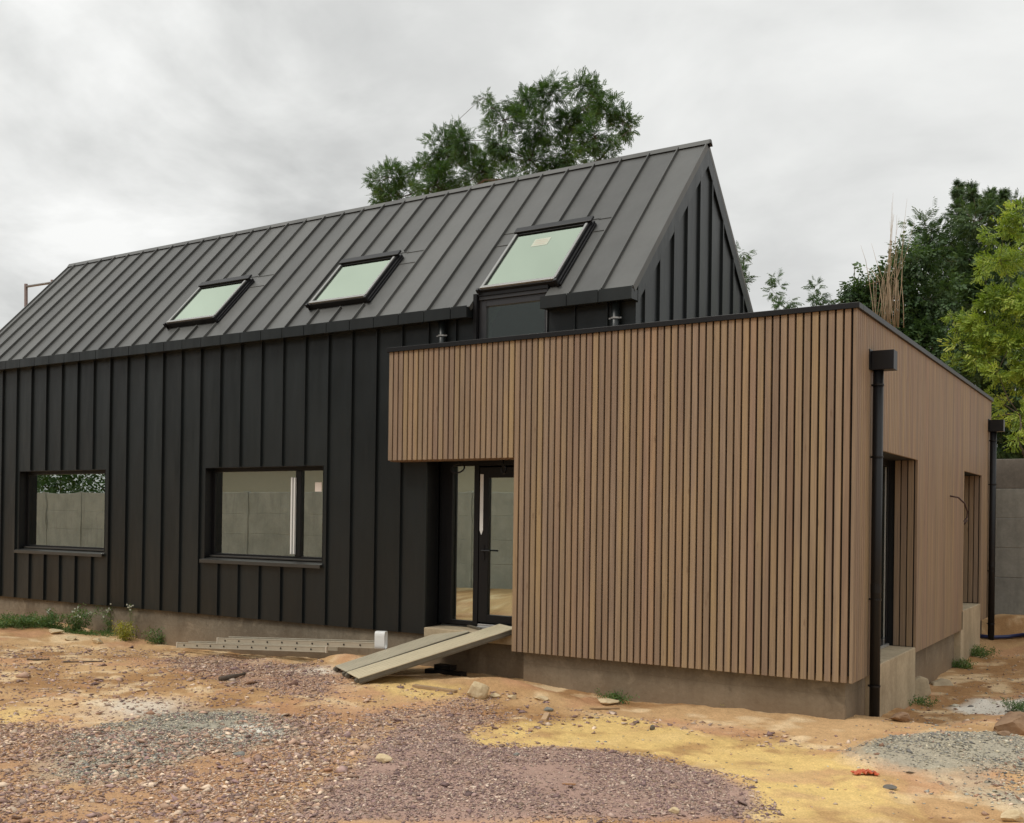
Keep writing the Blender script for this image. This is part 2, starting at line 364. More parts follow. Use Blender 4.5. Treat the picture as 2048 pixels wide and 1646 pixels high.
def inpoly(x, y, poly):
    x = np.asarray(x, float); y = np.asarray(y, float)
    c = np.zeros(x.shape, bool); n = len(poly)
    for i in range(n):
        x0, y0 = poly[i]; x1, y1 = poly[(i + 1) % n]
        if y0 == y1: continue
        c ^= ((y0 > y) != (y1 > y)) & (x < (x1 - x0) * (y - y0) / (y1 - y0) + x0)
    return c
def soft(x, y, poly, warp=.18, seed=5, soft_=.10, n=7):
    """0..1 mask of a ground patch with a ragged edge"""
    wx = (fbm(x, y, 2.2, 4, seed) - .5) * 2 * warp; wy = (fbm(x, y, 2.2, 4, seed + 50) - .5) * 2 * warp
    m = np.zeros(np.shape(x))
    for k in range(n):
        a = 2 * math.pi * k / n
        m += inpoly(x + wx + soft_ * math.cos(a), y + wy + soft_ * math.sin(a), poly)
    return m / n
def gp(pts): return [tuple(ground_at(*p)[:2]) for p in pts]
P_SAND = gp([(905, 1480), (960, 1455), (1090, 1440), (1240, 1432), (1345, 1455), (1430, 1475), (1540, 1480), (1640, 1500), (1760, 1560), (1830, 1644), (1520, 1644), (1500, 1595), (1470, 1560), (1390, 1532), (1290, 1516), (1160, 1498), (1060, 1496), (960, 1492)])
P_SAND2 = gp([(720, 1362), (800, 1352), (915, 1372), (905, 1392), (800, 1398)])
P_SAND3 = gp([(-80, 1412), (70, 1415), (95, 1430), (60, 1450), (-80, 1455)])
P_PURP = gp([(560, 1644), (640, 1580), (700, 1545), (740, 1500), (800, 1462), (860, 1440), (920, 1470), (950, 1494), (1060, 1499), (1160, 1501), (1290, 1519), (1395, 1536), (1475, 1566), (1502, 1600), (1500, 1644)])
P_PURP2 = gp([(690, 1470), (740, 1425), (830, 1410), (960, 1398), (1010, 1420), (930, 1462), (880, 1490), (760, 1500)])
P_PURP3 = gp([(330, 1318), (450, 1308), (640, 1330), (700, 1365), (620, 1400), (480, 1370), (380, 1340)])
P_GREY = gp([(180, 1470), (300, 1430), (460, 1418), (590, 1440), (580, 1475), (420, 1510), (240, 1560), (80, 1560)])
P_GREY2 = gp([(1690, 1508), (1760, 1485), (1860, 1470), (2000, 1468), (2048, 1480), (2100, 1500), (2100, 1560), (1960, 1540), (1840, 1545), (1740, 1530)])
P_GREY3 = gp([(1900, 1560), (2048, 1520), (2120, 1530), (2120, 1600), (2030, 1610), (1950, 1600)])
HEAPS_ = [(P_PURP, .022), (P_GREY2, .05), (P_SAND, .012)]
P_LIME = gp([(1905, 1415), (1950, 1396), (2060, 1394), (2100, 1410), (2010, 1430), (1950, 1428)])
P_LIME2 = gp([(430, 1462), (520, 1448), (570, 1462), (545, 1480), (450, 1478)])
P_LIME3 = gp([(560, 1342), (660, 1332), (690, 1346), (620, 1352)])
P_LIME4 = gp([(150, 1420), (300, 1395), (370, 1405), (350, 1430), (200, 1440)])
P_ALLGRAV = gp([(-120, 1450), (100, 1448), (350, 1470), (600, 1430), (640, 1410), (700, 1440), (740, 1500), (640, 1580), (560, 1700), (-300, 1800)])
HEAPS += HEAPS_
C_SOIL = np.array(lin(201, 165, 121)); C_SOIL2 = np.array(lin(166, 128, 88)); C_PALE = np.array(lin(230, 204, 164)); C_RED = np.array(lin(194, 147, 113))
C_SAND = np.array(lin(223, 192, 126)); C_PURP = np.array(lin(168, 141, 130)); C_GREY = np.array(lin(166, 163, 148)); C_LIME = np.array(lin(244, 240, 228)); C_MIX = np.array(lin(180, 142, 108))
def lerp(a, b, t): return a * (1 - t[..., None]) + b * t[..., None]
def ground_col(x, y):
    f1 = fbm(x, y, .9, 5, 40); f2 = fbm(x, y, 3.1, 5, 61); f3 = fbm(x, y, 1.5, 4, 77)
    c = lerp(C_SOIL + 0 * x[..., None], C_SOIL2, np.clip((f1 - .45) * 5, 0, 1))
    c = lerp(c, C_PALE, np.clip((f2 - .56) * 5, 0, .75)); c = lerp(c, C_RED, np.clip((f3 - .55) * 5, 0, .6))
    c = lerp(c, C_MIX, .8 * soft(x, y, P_ALLGRAV, .3, 11, .25) * np.clip((f2 - .15) * 4, 0, 1))
    c = lerp(c, C_LIME * .8, .6 * soft(x, y, P_LIME4, .3, 12, .22))
    c = lerp(c, C_GREY, .9 * soft(x, y, P_GREY, .3, 13, .2) * np.clip((f2 - .15) * 5, 0, 1))
    c = lerp(c, C_SAND, np.clip(soft(x, y, P_SAND, .16, 14, .12) * np.clip((f2 - .22) * 3.6, .25, 1) * (.6 + .7 * f3), 0, 1))
    c = lerp(c, C_SAND, .75 * soft(x, y, P_SAND2, .12, 15, .08)); c = lerp(c, C_SAND, .7 * soft(x, y, P_SAND3, .2, 16, .2))
    c = lerp(c, C_PURP, .92 * soft(x, y, P_PURP, .12, 17, .06)); c = lerp(c, C_PURP, .6 * soft(x, y, P_PURP2, .2, 18, .15) * np.clip((f2 - .3) * 6, 0, 1)); c = lerp(c, C_PURP, .5 * soft(x, y, P_PURP3, .2, 19, .15))
    c = lerp(c, C_GREY, .85 * soft(x, y, P_GREY2, .14, 20, .1)); c = lerp(c, C_GREY, .8 * soft(x, y, P_GREY3, .25, 21, .2) * np.clip((f2 - .3) * 5, 0, 1))
    c = lerp(c, C_LIME, .85 * soft(x, y, P_LIME, .14, 22, .07)); c = lerp(c, C_LIME, .7 * soft(x, y, P_LIME2, .18, 23, .12)); c = lerp(c, C_LIME, .55 * soft(x, y, P_LIME3, .15, 24, .1))
    g = fbm(x, y, 26, 3, 90); h = fbm(x, y, 9, 3, 95)
    return c * (.78 + .28 * g + .16 * h)[..., None]
def make_ground():
    fa = math.atan2(FW[1], FW[0]); half = math.radians(33)
    az = np.concatenate([np.linspace(fa - half, fa + half, 760), np.linspace(fa + half, fa - half + 2 * math.pi, 110)[1:-1]])
    r = np.concatenate([np.linspace(.0, 5.0, 26)[1:-1], np.geomspace(5.0, 22, 420)[:-1], np.geomspace(22, 900, 60)])
    A, R = np.meshgrid(az, r); X = CAM[0] + R * np.cos(A); Y = CAM[1] + R * np.sin(A)
    Z = height(X, Y); C = ground_col(X, Y); nr, na = X.shape
    V = np.stack([X, Y, Z], -1).reshape(-1, 3); I = np.arange(nr * na).reshape(nr, na); J = np.roll(I, -1, 1)
    F = np.stack([I[:-1], I[1:], J[1:], J[:-1]], -1).reshape(-1, 4)
    V = np.vstack([V, [[CAM[0], CAM[1], float(height(CAM[0], CAM[1]))]]])
    m, t, b = newmat('site earth')
    a = N(t, 'ShaderNodeAttribute'); a.attribute_name = 'Col'
    v = ocoord(t); n = noise(t, v, 70, 4, .7); n2 = noise(t, v, 14, 4, .6)
    k = RAMP(t, n, [(.3, (.72, .71, .70)), (.62, (1.12, 1.11, 1.1))])
    setc(t, b, MIX(t, 1.0, a.outputs[0], k, 'MULTIPLY')); b.inputs['Roughness'].default_value = .95; b.inputs['Specular IOR Level'].default_value = .15
    bump(t, b, MATH(t, 'ADD', n, MATH(t, 'MULTIPLY', n2, 1.6)), .55, .02)
    o = arr_mesh('ground', V, F, m, None, None, True, np.vstack([C.reshape(-1, 3), [C[0, 0]]])); tag(o, kind='structure')
    return o
make_ground()

# ------------------------------------------------------------------ gravel (uncountable)
def stone_protos(k=14, seed=1):
    r = np.random.default_rng(seed); P = []
    base = np.array([(1, 0, 0), (-1, 0, 0), (0, 1, 0), (0, -1, 0), (0, 0, 1), (0, 0, -1)], float)
    F = np.array([(0, 2, 4), (2, 1, 4), (1, 3, 4), (3, 0, 4), (2, 0, 5), (1, 2, 5), (3, 1, 5), (0, 3, 5)])
    for _ in range(k):
        v = base * r.uniform(.6, 1.15, (6, 1)) + r.normal(0, .22, (6, 3)); v[:, 2] *= r.uniform(.18, .48); v[:, 1] *= r.uniform(.6, 1); P.append(v)
    return np.array(P), F
def scatter(polys, name, mat, seed):
    """polys: (poly, stones per m2, mean size, size spread, colours)"""
    r = np.random.default_rng(seed); PV, PF = stone_protos(seed=seed); AV = []; AC = []; n_tot = 0
    for poly, dens, sz, sp, cols, warp in polys:
        p = np.array(poly); lo = p.min(0) - .2; hi = p.max(0) + .2; n = int(dens * np.prod(hi - lo))
        x = r.uniform(lo[0], hi[0], n); y = r.uniform(lo[1], hi[1], n)
        keep = r.random(n) < soft(x, y, poly, warp, seed + 3, .12) * np.clip((fbm(x, y, 2.2, 3, seed + 8) - .18) * 3.6, .15, 1)
        x = x[keep]; y = y[keep]; n = len(x)
        if not n: continue
        z = height(x, y); s = sz * np.exp(r.normal(0, sp, n)); v = PV[r.integers(0, len(PV), n)].copy() * s[:, None, None]
        a = r.uniform(0, 6.283, n); ca = np.cos(a)[:, None]; sa = np.sin(a)[:, None]
        tx = r.normal(0, .3, n)[:, None]
        vz = v[:, :, 2] + tx * v[:, :, 0]; vx = v[:, :, 0] * ca - v[:, :, 1] * sa; vy = v[:, :, 0] * sa + v[:, :, 1] * ca
        AV.append(np.stack([vx + x[:, None], vy + y[:, None], vz + (z + s * .12)[:, None]], -1))
        cc = np.array(cols)[r.integers(0, len(cols), n)] * r.uniform(.75, 1.6, (n, 1)) * [1.0, .945, .87]; AC.append(np.repeat(cc[:, None], 6, 1)); n_tot += n
    V = np.concatenate(AV).reshape(-1, 3); C = np.concatenate(AC).reshape(-1, 3)
    F = (PF[None] + 6 * np.arange(n_tot)[:, None, None]).reshape(-1, 3)
    o = arr_mesh(name, V, F, mat, None, None, False, C); return o
def attr_mat(name, rough=.9):
    m, t, b = newmat(name); a = N(t, 'ShaderNodeAttribute'); a.attribute_name = 'Col'
    n = noise(t, ocoord(t), 60, 3, .6); setc(t, b, MIX(t, 1.0, a.outputs[0], RAMP(t, n, [(.3, (.8, .8, .8)), (.7, (1.12, 1.12, 1.12))]), 'MULTIPLY')); b.inputs['Roughness'].default_value = rough; return m
M_GRAV = attr_mat('loose stones')
PC = [lin(150, 128, 124), lin(134, 112, 112), lin(166, 146, 138), lin(118, 98, 98), lin(158, 136, 122), lin(186, 170, 158)]
SC = [lin(168, 142, 126), lin(152, 127, 116), lin(182, 157, 138), lin(132, 108, 100), lin(202, 184, 166), lin(156, 124, 104)]
GC = [lin(150, 150, 142), lin(170, 168, 156), lin(128, 128, 124), lin(186, 180, 162), lin(112, 112, 112)]
P_BACK = gp([(-60, 1290), (120, 1290), (330, 1300), (520, 1325), (690, 1362), (800, 1372), (1000, 1390), (1180, 1420), (1330, 1432), (1600, 1470), (1720, 1490), (1640, 1500), (1340, 1460), (1240, 1440), (900, 1490), (700, 1500), (500, 1440), (100, 1450), (-60, 1450)])
P_RIGHT = gp([(1700, 1455), (1800, 1445), (1840, 1410), (1900, 1370), (1990, 1310), (2100, 1290), (2150, 1640), (1880, 1640), (1760, 1560)])
g = scatter([(P_PURP, 5200, .0092, .45, PC, .22), (P_PURP2, 2100, .012, .45, PC + SC, .2), (P_PURP3, 1500, .013, .45, PC + SC, .2),
             (P_ALLGRAV, 3600, .0115, .55, PC[:3] + SC + [SC[0], SC[2], SC[4]], .3), (P_GREY, 5200, .0105, .4, GC + GC + PC[:1], .3), (P_GREY2, 3200, .0105, .4, GC, .14), (P_GREY3, 1400, .012, .4, GC + SC, .2),
             (P_BACK, 330, .013, .6, SC + PC, .3), (P_RIGHT, 120, .014, .5, SC + GC, .3), (P_SAND, 70, .008, .6, SC + GC, .2)], 'gravel', M_GRAV, 31)
tag(g, kind='stuff'); g['label'] = 'purple, grey and tan crushed stone strewn over the bare earth'; g['category'] = 'gravel'

# ------------------------------------------------------------------ THE HOUSE
XR, XL = -1.66, -15.16               # gable ends
WD, ZR, ZE, OV = 2.084, 6.493, 4.163, .12
xw, xl, xb, ZT, ZB, ZS, YE = .871, -3.117, -5.051, 3.712, -.075, 2.2486, 8.98
YF = -.25
house = empty('house', (-6.5, 2.0, -.45), 'new black zinc house with steep seamed roof and brown timber slatted flat roofed extension', 'house')
def cells(mb, xs, zs, hole, y0, y1):
    for i in range(len(xs) - 1):
        for j in range(len(zs) - 1):
            cx, cz = (xs[i] + xs[i + 1]) / 2, (zs[j] + zs[j + 1]) / 2
            if not hole(cx, cz): mb.box(xs[i], xs[i + 1], y0, y1, zs[j], zs[j + 1])
W1 = (-13.54, -11.16, .83, 2.228); W2 = (-8.78, -6.393, .825, 2.22); DR = (-4.60, -2.9, 0.10, 2.27); DM = (-3.885, -2.815, 3.15, 4.36)
OPEN = [W1, W2, (-4.60, -2.9, -.1, 2.27), DM]
def inop(x, z, pad=0): return any(a - pad < x < b + pad and c - pad < z < d + pad for a, b, c, d in OPEN)
YW = .14
YD = .29                              # plane of the frames, set back in deep reveals
mb = MB()
xs = sorted({XL, XR, W1[0], W1[1], W2[0], W2[1], -4.60, -2.9, DM[0], DM[1]}); zs = sorted({0, W1[2], W1[3], W2[2], W2[3], 2.27, DM[2], 4.1})
cells(mb, xs, zs, inop, 0, .36)
# standing seams of the front wall
for k in range(-8, 26):
    x = -4.59 - .43 * k
    if x > XR - .05 or x < XL + .02: continue
    z = 0.0; zlist = sorted([(o[2], o[3]) for o in OPEN if o[0] - .01 < x < o[1] + .01])
    if k == 0: zlist = []
    cur = 0.002
    for a, b in zlist:
        if a - cur > .05: mb.box(x - .007, x + .007, -.034, -.0005, cur, a - .002)
        cur = b + .004
    if 4.1 - cur > .05: mb.box(x - .007, x + .007, -.034, -.0005, cur, 4.06)
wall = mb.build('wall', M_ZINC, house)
wall['label'] = 'front wall of vertical black zinc panels'
# plinth drip edge
# gable wall with seams under the rake band
mb = MB()
def rz(y): return ZR - abs(y - WD) * (ZR - ZE) / (WD + OV)
mb.prism([(XR - .001, .362, 0), (XR - .001, 4.168, 0), (XR - .001, 4.168, rz(4.168) - .05), (XR - .001, WD, ZR - .05), (XR - .001, .002, rz(0) - .05), (XR - .001, .002, 4.101), (XR - .001, .362, 4.101)], (-.25, 0, 0))
mb.box(XR - .004, XR + .004, -.004, .37, 0, 4.1)
for y in [.20 + .4105 * k for k in range(10)]:
    if y > 4.1: continue
    mb.box(XR, XR + .03, y - .012, y + .012, .05, rz(y) - .24)
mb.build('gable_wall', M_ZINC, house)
mb = MB(); mb.prism([(XL, .362, 0), (XL, 4.168, 0), (XL, 4.168, rz(4.168) - .05), (XL, WD, ZR - .05), (XL, .37, rz(.37) - .05)], (.25, 0, 0))
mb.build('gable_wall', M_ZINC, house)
mb = MB()
RW = (-13.2, -9.3, .12, 2.3)
cells(mb, [XL + .26, RW[0], RW[1], XR - .26], [0, RW[2], RW[3], 4.1], lambda x, z: RW[0] < x < RW[1] and RW[2] < z < RW[3], 3.95, 4.165)
mb.build('back_wall', M_INT, house)
mb = MB(); mb.box(XL + .26, XR - .26, .37, 3.94, .02, .11); mb.build('floor', M_INT, house)
mb = MB(); mb.box(XL + .26, XR - .26, .37, 3.94, 2.62, 2.7); mb.build('ceiling', M_INT, house)
each([(-9.6, -9.5, 2.6, 3.94, .111, 2.619), (-5.2, -5.1, .37, 3.9, .111, 2.619)], 'partition', M_INTD, house)
# rear sliding window seen through the front glazing
def frame(mb, x0, x1, z0, z1, y0, y1, w, wb=None):
    wb = wb or w
    mb.box(x0, x0 + w, y0, y1, z0, z1); mb.box(x1 - w, x1, y0, y1, z0, z1); mb.box(x0 + w, x1 - w, y0, y1, z1 - w, z1); mb.box(x0 + w, x1 - w, y0, y1, z0, z0 + wb)
mb = MB(); frame(mb, RW[0] + .002, RW[1] - .002, RW[2] + .002, RW[3] - .002, 4.0, 4.06, .08); mb.box(-11.3, -11.18, 4.0, 4.06, RW[2] + .082, RW[3] - .082)
rw = mb.build('window', M_DARKALU, house, .003); each([(RW[0] + .082, -11.3, 4.025, 4.035, RW[2] + .082, RW[3] - .082), (-11.18, RW[1] - .082, 4.025, 4.035, RW[2] + .082, RW[3] - .082)], 'pane', M_GLASS, rw)
# foundation
mb = MB(); mb.box(XL + .05, XR - .05, .05, 4.1, -1.3, -.001)
mb.box(xl + .10, xw - .10, YF + .12, YE - .1, -1.3, ZB + .06)
mb.build('foundation', M_FOUND, house)
# roof slabs
SL = np.array([0, (WD + OV), (ZR - ZE)]); LEN = np.linalg.norm(SL); SU = SL / LEN; NN = np.array([0, -SU[2], SU[1]])
def RP(x, s, n=0): return np.array([x, -OV, ZE]) + SU * s + NN * n
mb = MB()
XE = XR + .03
def slab(x0, x1, s0, s1, t=.06): mb.obox(RP(x0, s0, -t), (x1 - x0, 0, 0), SU * (s1 - s0), NN * t)
slab(XL - .02, -3.89, 0, LEN); slab(-3.89, -2.81, .24, LEN); slab(-2.81, XE, 0, LEN)
back = np.array([0, -SU[1], SU[2]]); NB = np.array([0, SU[2], SU[1]])
mb.obox(np.array([XL - .02, 2 * WD + OV, ZE]) - NB * .06, (XE - XL + .02, 0, 0), back * (LEN - .001), NB * .06)
SKY = [(-9.83, -8.735, .385, 1.435), (-6.81, -5.76, .39, 1.445), (-3.80, -2.705, .205, 1.52)]
k = 0
while True:
    x = -2.035 - .4168 * k; k += 1
    if x < XL + .05: break
    s = 0.004
    for a, b, s0, s1 in SKY:
        if a - .04 < x < b + .04:
            if s0 - s > .25: mb.obox(RP(x - .007, s, 0), (.014, 0, 0), SU * (s0 - .05 - s), NN * .036)
            s = s1 + .16
    mb.obox(RP(x - .007, s, 0), (.014, 0, 0), SU * (LEN - .05 - s), NN * .036)
for x in (XE - .006, XL - .01):
    mb.obox(RP(x - .012, .002, 0.0), (.018, 0, 0), SU * (LEN - .03), NN * .022)
# flashing laps beside the skylights
for a, b, s0, s1 in SKY:
    nx = [-2.035 - .4168 * i for i in range(40)]
    right = min([x for x in nx if x > b + .05], default=XE); left = max([x for x in nx if x < a - .05])
    for sj in (s1 - .17, s1 + .12):
        mb.obox(RP(b + .03, sj, 0), (right - b - .04, 0, 0), SU * .012, NN * .008)
        if a > -5: mb.obox(RP(left + .01, sj, 0), (a - left - .04, 0, 0), SU * .012, NN * .008)
    mb.obox(RP(a - .05, s1 + .14, 0), (b - a + .1, 0, 0), SU * .012, NN * .008)
mb.build('roof', M_ROOF, house)
# rake bands on the gable
mb = MB(); X0 = XR - .0
mb.prism([(X0, .0, rz(0) - .08), (X0, WD, ZR - .085), (X0, 4.166, rz(4.166) - .08), (X0, 4.166, rz(4.166) - .28), (X0, WD, ZR - .31), (X0, .0, rz(0) - .28)], (.029, 0, 0))
mb.build('verge_trim', M_ZINC, house)
mb = MB()
mb.prism([(XL - .04, WD - .07, ZR - .045), (XL - .04, WD - .022, ZR + .026), (XL - .04, WD + .022, ZR + .026), (XL - .04, WD + .07, ZR - .045), (XL - .04, WD, ZR - .01)], (XE - XL + .07, 0, 0))
mb.build('ridge_cap', M_ROOF, house)
# eaves gutter with lapped joints
def gutter(x0, x1, ph):
    mb = MB(); mb.box(x0 + .01, x1 - .01, -OV - .045, .03, ZE - .135, ZE - .015)
    x = x1
    js = [x0] + [j for j in sorted([ph - .4168 * i for i in range(-6, 40)]) if x0 + .03 < j < x1 - .03] + [x1]
    for a, b in zip(js[:-1], js[1:]):
        mb.box(a + .005, b - .005, -OV - .056, -OV - .046, ZE - .14, ZE + .004)
    mb.box(x0, x1, -OV - .0465, -OV - .02, ZE - .143, ZE - .1352)
    return mb.build('eaves_gutter', M_ZINC, house)
gutter(XL - .02, -3.89, -4.12 - .02); gutter(-2.835, XE + .005, -2.055)

# front windows
def win(o, mull=None):
    x0, x1, z0, z1 = o; mb = MB(); frame(mb, x0 + .002, x1 - .002, z0 + .05, z1 - .002, YW, YW + .065, .06, .055)
    if mull: mb.box(mull - .05, mull + .05, YW - .012, YW + .064, z0 + .105, z1 - .062)
    f = mb.build('window', M_BLACK, house, .004)
    p = MB().box(x0 + .062, x1 - .062, YW + .028, YW + .036, z0 + .105, z1 - .062).build('pane', M_GLASS, f)
    s = MB(); s.prism([(x0 - .045, -.055, z0 - .012), (x0 - .045, -.055, z0 + .012), (x0 - .045, YW - .002, z0 + .045), (x0 - .045, YW - .002, z0 + .02)], (x1 - x0 + .05, 0, 0))
    s.box(x0 - .045, x1 + .005, -.057, -.049, z0 - .04, z0 + .013)
    s.box(x0 + .02, x1 - .02, YW - .055, YW - .003, z0 + .05, z0 + .075)
    s.build('sill', M_SILL, f, .003); return f
def lining(x0, x1, z0, z1):
    m = MB(); m.box(x0 + .0005, x0 + .006, -.003, YW - .001, z0 + .046, z1 - .001); m.box(x1 - .006, x1 - .0005, -.003, YW - .001, z0 + .046, z1 - .001); m.box(x0 + .007, x1 - .007, -.003, YW - .001, z1 - .007, z1 - .001)
    return m
lining(*W1).build('reveal_lining', M_BLACK, house); lining(*W2).build('reveal_lining', M_BLACK, house)
MB().box(-4.5995, -4.594, -.003, YD - .031, -.0, 2.268).build('reveal_lining', M_BLACK, house)
f1 = win(W1); f2 = win(W2, -6.99)
each([(-6.99 + dx - .014, -6.99 + dx + .014, YW - .045, YW - .0125, .96, 2.06) for dx in (-.10, -.045)], 'spacer_strip', M_WHITE, f2, .004)
MB().box(-6.70, -6.575, YW + .025, YW + .0275, 1.86, 1.99).build('sticker', plain('pinkish paper label', (.75, .66, .58), .7), f2)
# entrance door: fixed side light and leaf
mb = MB(); z0, z1 = .13, 2.27
mb.box(-4.598, -4.40, YD, YD + .07, z0, z1); mb.box(-4.40, -4.05, YD, YD + .07, z0, z0 + .055); mb.box(-4.40, -2.9, YD, YD + .07, 2.19, z1)
mb.box(-4.05, -3.975, YD - .01, YD + .07, z0, 2.19); mb.box(-2.98, -2.9, YD, YD + .07, z0, 2.19)
door = mb.build('glazed_door', M_BLACK, house, .004)
mb = MB(); frame(mb, -3.965, -2.985, z0 + .05, 2.17, YD - .006, YD + .06, .135, .10); mb.build('door_leaf', M_BLACK, door, .004)
each([(-4.40, -4.05, YD + .03, YD + .038, z0 + .055, 2.19), (-3.83, -3.12, YD + .03, YD + .038, z0 + .15, 2.035)], 'pane', M_GLASS, door)
MB().box(-3.955, -2.99, YD - .03, YD - .007, z0 - .025, z0 + .03).box(-3.955, -2.99, YD - .05, YD - .03, z0 - .03, z0 + .0).build('threshold', M_ALU, door, .003)
MB().tube([(-3.895, YD - .006, 1.10), (-3.895, YD - .06, 1.10), (-3.885, YD - .065, 1.10), (-3.76, YD - .065, 1.10)], .011, 8).box(-3.915, -3.875, YD - .014, YD - .006, .98, 1.17).build('handle', M_BLACK, door, 0)
mb = MB(); mb.prism([(-3.955, YD - .0101, 1.36), (-3.93, YD - .009, 1.30), (-3.905, YD - .009, 1.36), (-3.905, YD - .009, 2.08), (-3.955, YD - .009, 2.08)], (0, -.002, 0))
mb.build('protective_film', M_WHITE, door)
MB().box(-4.613, -4.6, YD - .03, YD - .001, .10, 2.25).build('sealing_strip', M_WHITE, door)
mb = MB(); mb.box(-4.575, xl + .02, -.06, .36, -.03, .098); mb.build('door_step', M_SLAB, house, .012)
# dangling lamp wires under the soffit
mb = MB(); a = np.array([-4.10, -.02, 2.245])
mb.tube([a, a + [0, .015, -.02]] + [a + [.0 + .10 * math.sin(t), .03 * math.cos(t), -.10 + .06 * math.cos(t)] for t in np.linspace(0, 6.6, 22)], .011, 6)
mb.build('lamp_wire', M_BLACK, house, 0, True); mb = MB(); mb.tube([(-3.42, -.02, 2.245), (-3.42, -.02, 2.19)] + [(-3.41 + .035 * math.sin(t), -.02, 2.12 + .045 * math.cos(t)) for t in np.linspace(0, 6.6, 14)], .012, 6)
mb.build('lamp_wire', M_BLACK, house, 0, True)

# skylights
def skylight(x0, x1, s0, s1, i):
    mb = MB(); wf = .052
    def b(a0, a1, t0, t1, n0, n1): mb.obox(RP(a0, t0, n0), (a1 - a0, 0, 0), SU * (t1 - t0), NN * (n1 - n0))
    b(x0, x0 + wf, s0, s1, .002, .085); b(x1 - wf, x1, s0, s1, .002, .085); b(x0 + wf, x1 - wf, s0, s0 + wf, .002, .085); b(x0 + wf, x1 - wf, s1 - .09, s1, .002, .085)
    b(x0 - .02, x0 - .001, s0 - .02, s1 + .02, .002, .05); b(x1 + .001, x1 + .03, s0 - .02, s1 + .02, .002, .055); b(x1 + .031, x1 + .05, s0, s1, .002, .03)
    fr = mb.build('skylight', M_BLACK, house, .004)
    mb2 = MB()
    def c(m, a0, a1, t0, t1, n0, n1): m.obox(RP(a0, t0, n0), (a1 - a0, 0, 0), SU * (t1 - t0), NN * (n1 - n0))
    
    for q in ((x0 + .008, x0 + .042, s0 + .056, s1 - .101, .086, .105), (x1 - .042, x1 - .008, s0 + .056, s1 - .101, .086, .105), (x0 + .012, x1 - .012, s0 + .012, s0 + .055, .086, .112)): mb2 = MB(); c(mb2, *q); mb2.build('sash_trim', M_TRIM, fr, .003)
    mb3 = MB(); c(mb3, x0 - .02, x1 + .035, s1 - .075, s1 + .035, .086, .118)
    mb3.build('hood', M_BLACK, fr, .008)
    for q0, q1 in ((x0 - .03, x0 + .0095), (x1 - .0095, x1 + .035)): mq = MB(); c(mq, q0, q1, s0 - .03, s0 + .0115, .055, .112); mq.build('corner_cap', M_BLACK, fr, .004)
    mp = MB(); c(mp, x0 + wf, x1 - wf, s0 + wf, s1 - .09, .068, .078); mp.build('pane', M_SKYGLASS, fr)
    if i == 2:
        st = MB(); c(st, -3.42, -3.18, 1.08, 1.25, .0785, .080); st.build('sticker', plain('paper label', (.47, .50, .40), .7), fr)
        st = MB()
        for q in range(3): c(st, -3.39, -3.22 + .02 * (q % 2), 1.12 + .04 * q, 1.13 + .04 * q, .0802, .081)
        st.build('sticker_print', plain('red print', (.50, .40, .33), .7), fr)
for i, s in enumerate(SKY): skylight(*s, i)
# tall window below the third skylight
mb = MB(); x0, x1 = DM[0] + .055, DM[1] - .01
each([(DM[0] - .001, DM[0] + .05, -.04, .30, 3.2, 4.33), (DM[1] - .008, DM[1] + .0, -.02, .3, 3.2, 4.33)], 'reveal_cheek', M_BLACK, house)
mb = MB(); mb.box(x0, x0 + .10, .02, .09, 3.2, 4.25); mb.box(x1 - .055, x1, .02, .09, 3.2, 4.25); mb.box(x0 + .10, x1 - .055, .02, .09, 4.17, 4.25); mb.box(x0 + .1, x1 - .055, .02, .09, 3.2, 3.3)
mb.box(x0, x1, .0, .1, 4.252, 4.30)
MB().prism([(x0, -.015, 4.301), (x0, .14, 4.301), (x0, .14, 4.47), (x0, .09, 4.45), (x0, -.015, 4.34)], (x1 - x0, 0, 0)).build('lintel_shadow_fill', M_BLACK, house)  # black fill put in for the shadow under the third skylight
dw = mb.build('dormer_window', M_DARKALU, house, .004)
MB().box(x0 + .10, x1 - .055, .05, .058, 3.3, 4.17).build('pane', M_GLASS, dw)
MB().box(x1 - .015, x1 - .004, .004, .019, 3.3, 4.06).build('sealing_strip', M_ALU, dw)
MB().box(x0 + .105, x1 - .06, .075, .085, 3.3, 4.165).build('dark_backing', M_INTD, dw)  # dark sheet close behind the dormer pane
MB().prism([(x0 + .113, .062, 4.165), (x0 + .113, .062, 3.31), (x0 + .155, .062, 3.31), (x0 + .155, .062, 3.94), (x0 + .29, .062, 4.165)], (0, .004, 0)).build('green_film', plain('pale green film', (.22, .36, .22), .6), dw)

# downpipes off the main roof
def ring(mb, x, y, z, r, h=.02, n=16):
    mb.tube([(x, y, z), (x, y, z + h)], r, n)
for x in (-4.345, -1.885):
    p = MB().tube([(x, -.062, 3.25), (x, -.062, 4.03)], .048, 18).build('downpipe', M_ZINC, house, 0, True)
    m = MB(); ring(m, x, -.062, 3.83, .056); m.box(x - .08, x + .08, -.075, -.06, 3.832, 3.848); m.build('bracket', M_TRIM, p)

